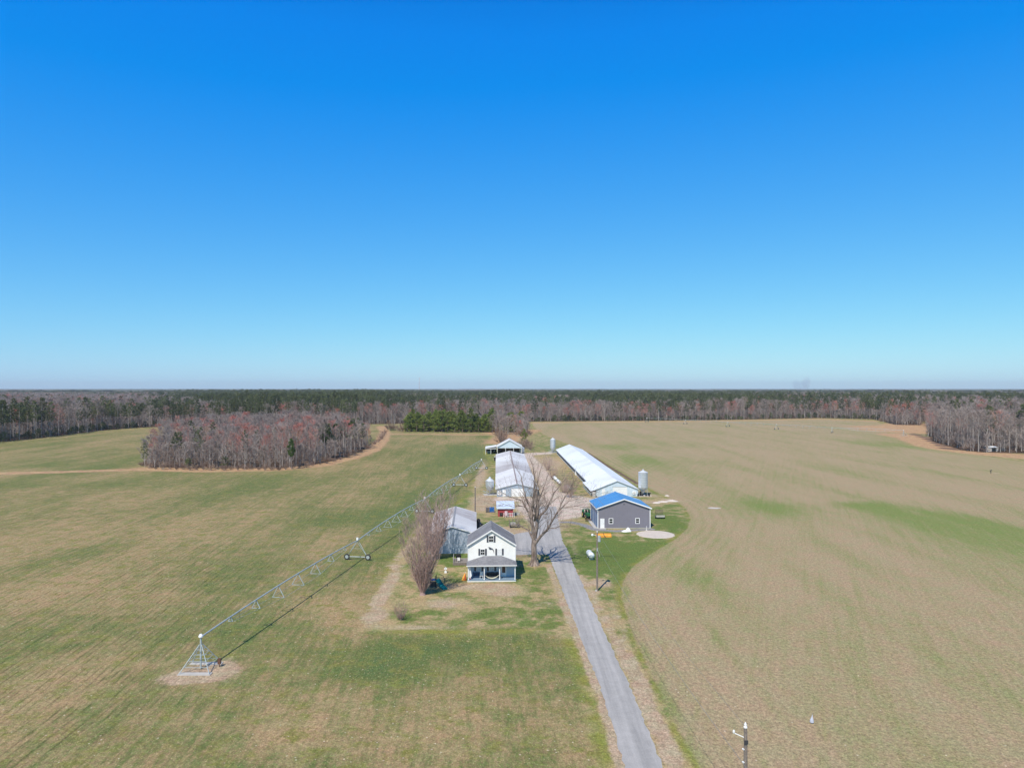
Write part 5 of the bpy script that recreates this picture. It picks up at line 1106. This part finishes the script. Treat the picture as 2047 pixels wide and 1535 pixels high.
# ------------------------------------------------------------------ the big bare tree and other yard trees
def grow(mb, tw, rr, p, d, L, r, depth, up=.12, spread=.55, bend=.22, nb=(3,5), tl=(.5,1.1), tn=5, tww=.014):
    pts = [p]; rs = [r]; n_ = max(3, int(L/.9)); q = p; dd = d.copy()
    for i in range(n_):
        dd = (dd+Vector((rr.uniform(-bend,bend), rr.uniform(-bend,bend), rr.uniform(-bend,bend)*.6+up))).normalized(); q = q+dd*(L/n_)
        pts.append(q); rs.append(r*(1-.62*(i+1)/n_))
    mb.path(pts, rs, 7 if r > .1 else (5 if r > .04 else 3))
    if depth <= 0 or r < .012:
        for i in range(tn*2):
            b = pts[rr.randint(max(1, n_//3), n_)]; d2 = (dd+Vector((rr.uniform(-.9,.9), rr.uniform(-.9,.9), rr.uniform(-.4,.8)))).normalized(); twig(tw, b, d2, rr.uniform(*tl), tww, rr)
        return
    for i in range(rr.randint(*nb)):
        u = rr.uniform(.35,1.0) if i else 1.0; k_ = u*n_; j = min(n_-1, int(k_)); b = pts[j].lerp(pts[j+1], k_-j)
        ax = dd.cross(Vector((rr.uniform(-1,1), rr.uniform(-1,1), rr.uniform(-1,1)))).normalized(); d2 = (dd+ax*rr.uniform(.6,1.3)*spread*1.4).normalized()
        grow(mb, tw, rr, b, d2, L*rr.uniform(.5,.78), rs[j]*rr.uniform(.55,.8), depth-1, up, spread, bend, nb, tl, tn, tww)
x, y = G(1067.5, 1129); rr = random.Random(12)
TT = thing('large_bare_tree', (x, y), 0, 'large old bare tree with spreading crooked limbs beside the driveway, right of the farmhouse', 'tree')
m = MB(); m.path([(0,0,-.2),(0,0,.15),(.02,0,.8),(0,0,2.2),(-.03,0,3.6),(.02,0,4.6)], [1.05,.82,.60,.50,.50,.46], 14)
for a in range(6): q = a*1.05; m.path([(math.cos(q)*.3,math.sin(q)*.3,.9),(math.cos(q)*.8,math.sin(q)*.8,.2),(math.cos(q)*1.4,math.sin(q)*1.4,-.1)],[.3,.22,.08],6)
m.build('trunk', TH, TT)
def hp(px, py, dz=0):                                      # a point of the crown, measured in the plane of the trunk plus an offset in depth
    return Vector(((px-1067.5)/F*y, dz, CAMH-(py-HY)/F*y))
limbs = [  # traced main limbs: (photo x, photo y, depth offset), radii
 ([(1067,1082,0),(1066,1060,.2),(1062,1040,.3),(1064,1015,.5),(1068,985,.4),(1069,960,.5),(1066,935,.6),(1058,912,.8)], [.40,.36,.33,.28,.20,.13,.08,.03]),
 ([(1069,1075,-.1),(1073,1050,-.5),(1074,1030,-.8),(1075,1005,-.9),(1071,980,-1.0),(1075,955,-1.2),(1082,930,-1.2)], [.36,.34,.30,.22,.14,.08,.03]),
 ([(1073,1045,-.2),(1080,1028,-.8),(1092,1015,-1.3),(1098,1000,-1.6),(1106,982,-1.8),(1118,968,-1.9),(1128,955,-2.0)], [.26,.22,.18,.14,.10,.07,.03]),
 ([(1063,1045,.2),(1058,1028,.9),(1050,1015,1.4),(1044,1003,1.8),(1030,1000,2.3),(1017,996,2.6)], [.24,.20,.16,.12,.08,.03]),
 ([(1071,1084,-.1),(1080,1070,-.8),(1093,1055,-1.5),(1102,1038,-1.8),(1112,1020,-2.2),(1122,1010,-2.3),(1134,998,-2.4),(1150,993,-2.6)], [.30,.25,.21,.18,.14,.10,.07,.03]),
 ([(1112,1022,-2.2),(1120,1005,-1.6),(1130,988,-1.2),(1140,972,-1.0),(1146,958,-.8)], [.13,.10,.08,.05,.02]),
 ([(1064,1075,.2),(1057,1062,.9),(1046,1056,1.6),(1036,1050,2.1),(1030,1040,2.6)], [.18,.14,.10,.07,.03]),
 ([(1096,1052,-1.5),(1108,1050,-2.4),(1118,1044,-3.0),(1130,1046,-3.4)], [.11,.08,.05,.02]),
 ([(1062,1020,.4),(1052,1000,1.8),(1046,978,2.8),(1042,955,3.2),(1030,935,3.6)], [.18,.14,.10,.06,.03]),
 ([(1076,1000,-.9),(1084,985,1.0),(1092,965,2.0),(1098,948,2.4)], [.14,.10,.06,.03]),
 ([(1068,1040,0),(1070,1022,-2.2),(1066,1005,-3.6),(1072,988,-4.6)], [.2,.15,.1,.03]),
 ([(1017,996,2.6),(1006,990,2.8),(996,985,3.0),(986,986,3.0)], [.04,.03,.02,.012]),
 ([(1050,1015,1.4),(1040,1012,.6),(1026,1012,-.4),(1008,1006,-1.0),(992,1010,-1.2)], [.09,.07,.05,.035,.015]),
 ([(1150,993,-2.6),(1162,986,-2.6),(1176,985,-2.4),(1190,990,-2.4)], [.045,.035,.025,.012]),
 ([(1122,1010,-2.3),(1134,1008,-3.2),(1148,1004,-3.8),(1166,1006,-4.2)], [.07,.05,.035,.015]),
 ([(1068,1030,0),(1074,1012,2.2),(1070,996,3.6),(1078,980,4.4)], [.2,.15,.1,.03])]
tw = MB(); lm = MB()
for pts, rs in limbs:
    P_ = [hp(*p) for p in pts]; o_ = MB(); o_.path(P_, rs, 9); o_.build('limb', TH, TT)
    for i in range(1, len(P_)):
        for k_ in range(3 if rs[i] > .05 else 5):
            f = rr.random(); b = P_[i-1].lerp(P_[i], f); d0 = (P_[i]-P_[i-1]).normalized()
            d2 = (d0+Vector((rr.uniform(-1,1), rr.uniform(-1,1), rr.uniform(-.5,.7)))*.95).normalized()
            grow(lm, tw, rr, b, d2, rr.uniform(1.5,3.4), max(.026, min(.075, rs[i]*.42)), 2, .07, .6, .28, (2,3), (.35,.85), 2, .010)
lm.build('branches', TH, TT); tw.build('twigs', TH, TT)
# shaggy many-stemmed trees left of the house
def vase_tree(x, y, H_, spread, seed, label, stems=46, name='shaggy_bare_tree', r0=.075, tww=.013, fill=16, lean=(0,0)):
    rr = random.Random(seed); t = thing(name, (x, y), 0, label, 'tree' if H_ > 4 else 'shrub'); a_ = MB(); tw = MB()
    a_.path([(0,0,-.2),(0,0,.2),(0,0,.8)], [.6*H_/14,.42*H_/14,.35*H_/14], 10)
    for i in range(stems):
        az = i*2.399; q = math.sqrt((i+.5)/stems); el = 1.53-q*spread*1.28; L = H_*(1-.34*q*q)*rr.uniform(.82,1.03); d = unit(az, el)+Vector((lean[0], lean[1], 0))*.3
        pts = [Vector((0,0,.15*H_/14))+unit(az,0)*.2*H_/14]; n_ = 7; dd = d.normalized()
        for k_ in range(n_): dd = (dd+Vector((rr.uniform(-.07,.07), rr.uniform(-.07,.07), .035+.19*spread*(k_ < 4)))).normalized(); pts.append(pts[-1]+dd*L/n_)
        a_.path(pts, [r0*(1-.85*k_/n_) for k_ in range(n_+1)], 4)
        for w in range(fill):
            k_ = rr.uniform(.8, n_-.05); j = int(k_); b = pts[j].lerp(pts[j+1], k_-j); az2 = rr.uniform(0,6.28); d2 = (dd*1.15+unit(az2, 0)*rr.uniform(.4,1.0)).normalized(); l2 = L*rr.uniform(.07,.17)
            tw.tube(b, b+d2*l2, .018*r0/.075, .006, 3, cap=False)
            for e in range(9):
                d3 = (d2+Vector((rr.uniform(-.5,.5), rr.uniform(-.5,.5), rr.uniform(-.2,.6)))).normalized(); twig(tw, b+d2*l2*rr.random(), d3, rr.uniform(.4,1.1)*H_/13, tww, rr)
    a_.build('stems', TL, t); tw.build('twigs', TL, t); return t
x, y = G(845, 1188); vase_tree(x, y, 14.2, .36, 5, 'shaggy many-stemmed bare tree left of the farmhouse, the nearer of the pair', 54, fill=18, lean=(.12,.1))
x, y = G(873, 1118); vase_tree(x-.4, y, 14.2, .34, 6, 'slimmer many-stemmed bare tree beside the metal barn, behind the shaggy one', 48, fill=22)
x, y = G(802, 1238); vase_tree(x, y, 2.7, .85, 7, 'small round bare bush on the lawn left of the farmhouse', 34, 'bare_bush', .02, .008, 12)
for i, (px, py, h_, sp, lb) in enumerate(((1095,940,6.5,.75,'bare bushy tree on the bank between the poultry houses, the farther one'),(1106,958,5.0,.9,'low bare bush just left of the white tanks'),(1140,994,8.0,.75,'bare bushy tree left of the white-roofed poultry house, near its front'),
      (1128,985,6.0,.85,'bare bush beside the white tanks, right of them'),(957,905,3.0,.8,'small bare bush near the end of the irrigator'))):
    if i == 4: continue
    x, y = G(px, py); vase_tree(x, y, h_, sp, 20+i, lb, 26, 'bushy_bare_tree', .035, .014, 12)
# ------------------------------------------------------------------ smoke and haze
def volume_mat(name, col, dens, aniso=.2, noise=None):
    mt = bpy.data.materials.new(name); mt.use_nodes = True; nt = mt.node_tree; nt.nodes.clear(); o = nt.nodes.new('ShaderNodeOutputMaterial'); v = nt.nodes.new('ShaderNodeVolumePrincipled')
    v.inputs['Color'].default_value = (*col, 1); v.inputs['Density'].default_value = dens; v.inputs['Anisotropy'].default_value = aniso; nt.links.new(v.outputs[0], o.inputs['Volume'])
    return mt
d_ = 5200; x = (1606-CX)/F*d_; k_ = d_/F
m = MB(); m.path([(2*k_,0,16),(0*k_,0,33+2*k_),(3*k_,0,33+8*k_),(7*k_,0,33+14*k_),(9*k_,0,33+20*k_),(9*k_,0,33+24*k_)], [7*k_,10*k_,11*k_,9*k_,6*k_,1*k_], 14)
m.path([(-3*k_,0,18),(-12*k_,0,33+5*k_),(-16*k_,0,33+12*k_),(-20*k_,0,33+17*k_)], [4*k_,9*k_,8*k_,2*k_], 12)
o = m.build('smoke_plume', volume_mat('smoke', (.97,.90,.95),  .0050), None, loc=(x, d_, 0)); tag(o, 'faint mauve smoke plume rising over the horizon at right', 'smoke')
o = MB().box(-12600,12600,-400,12600,-1.2,135).build('haze', volume_mat('haze', (.86,.94,1.0), HAZE, 0.0), None); tag(o, kind='stuff')
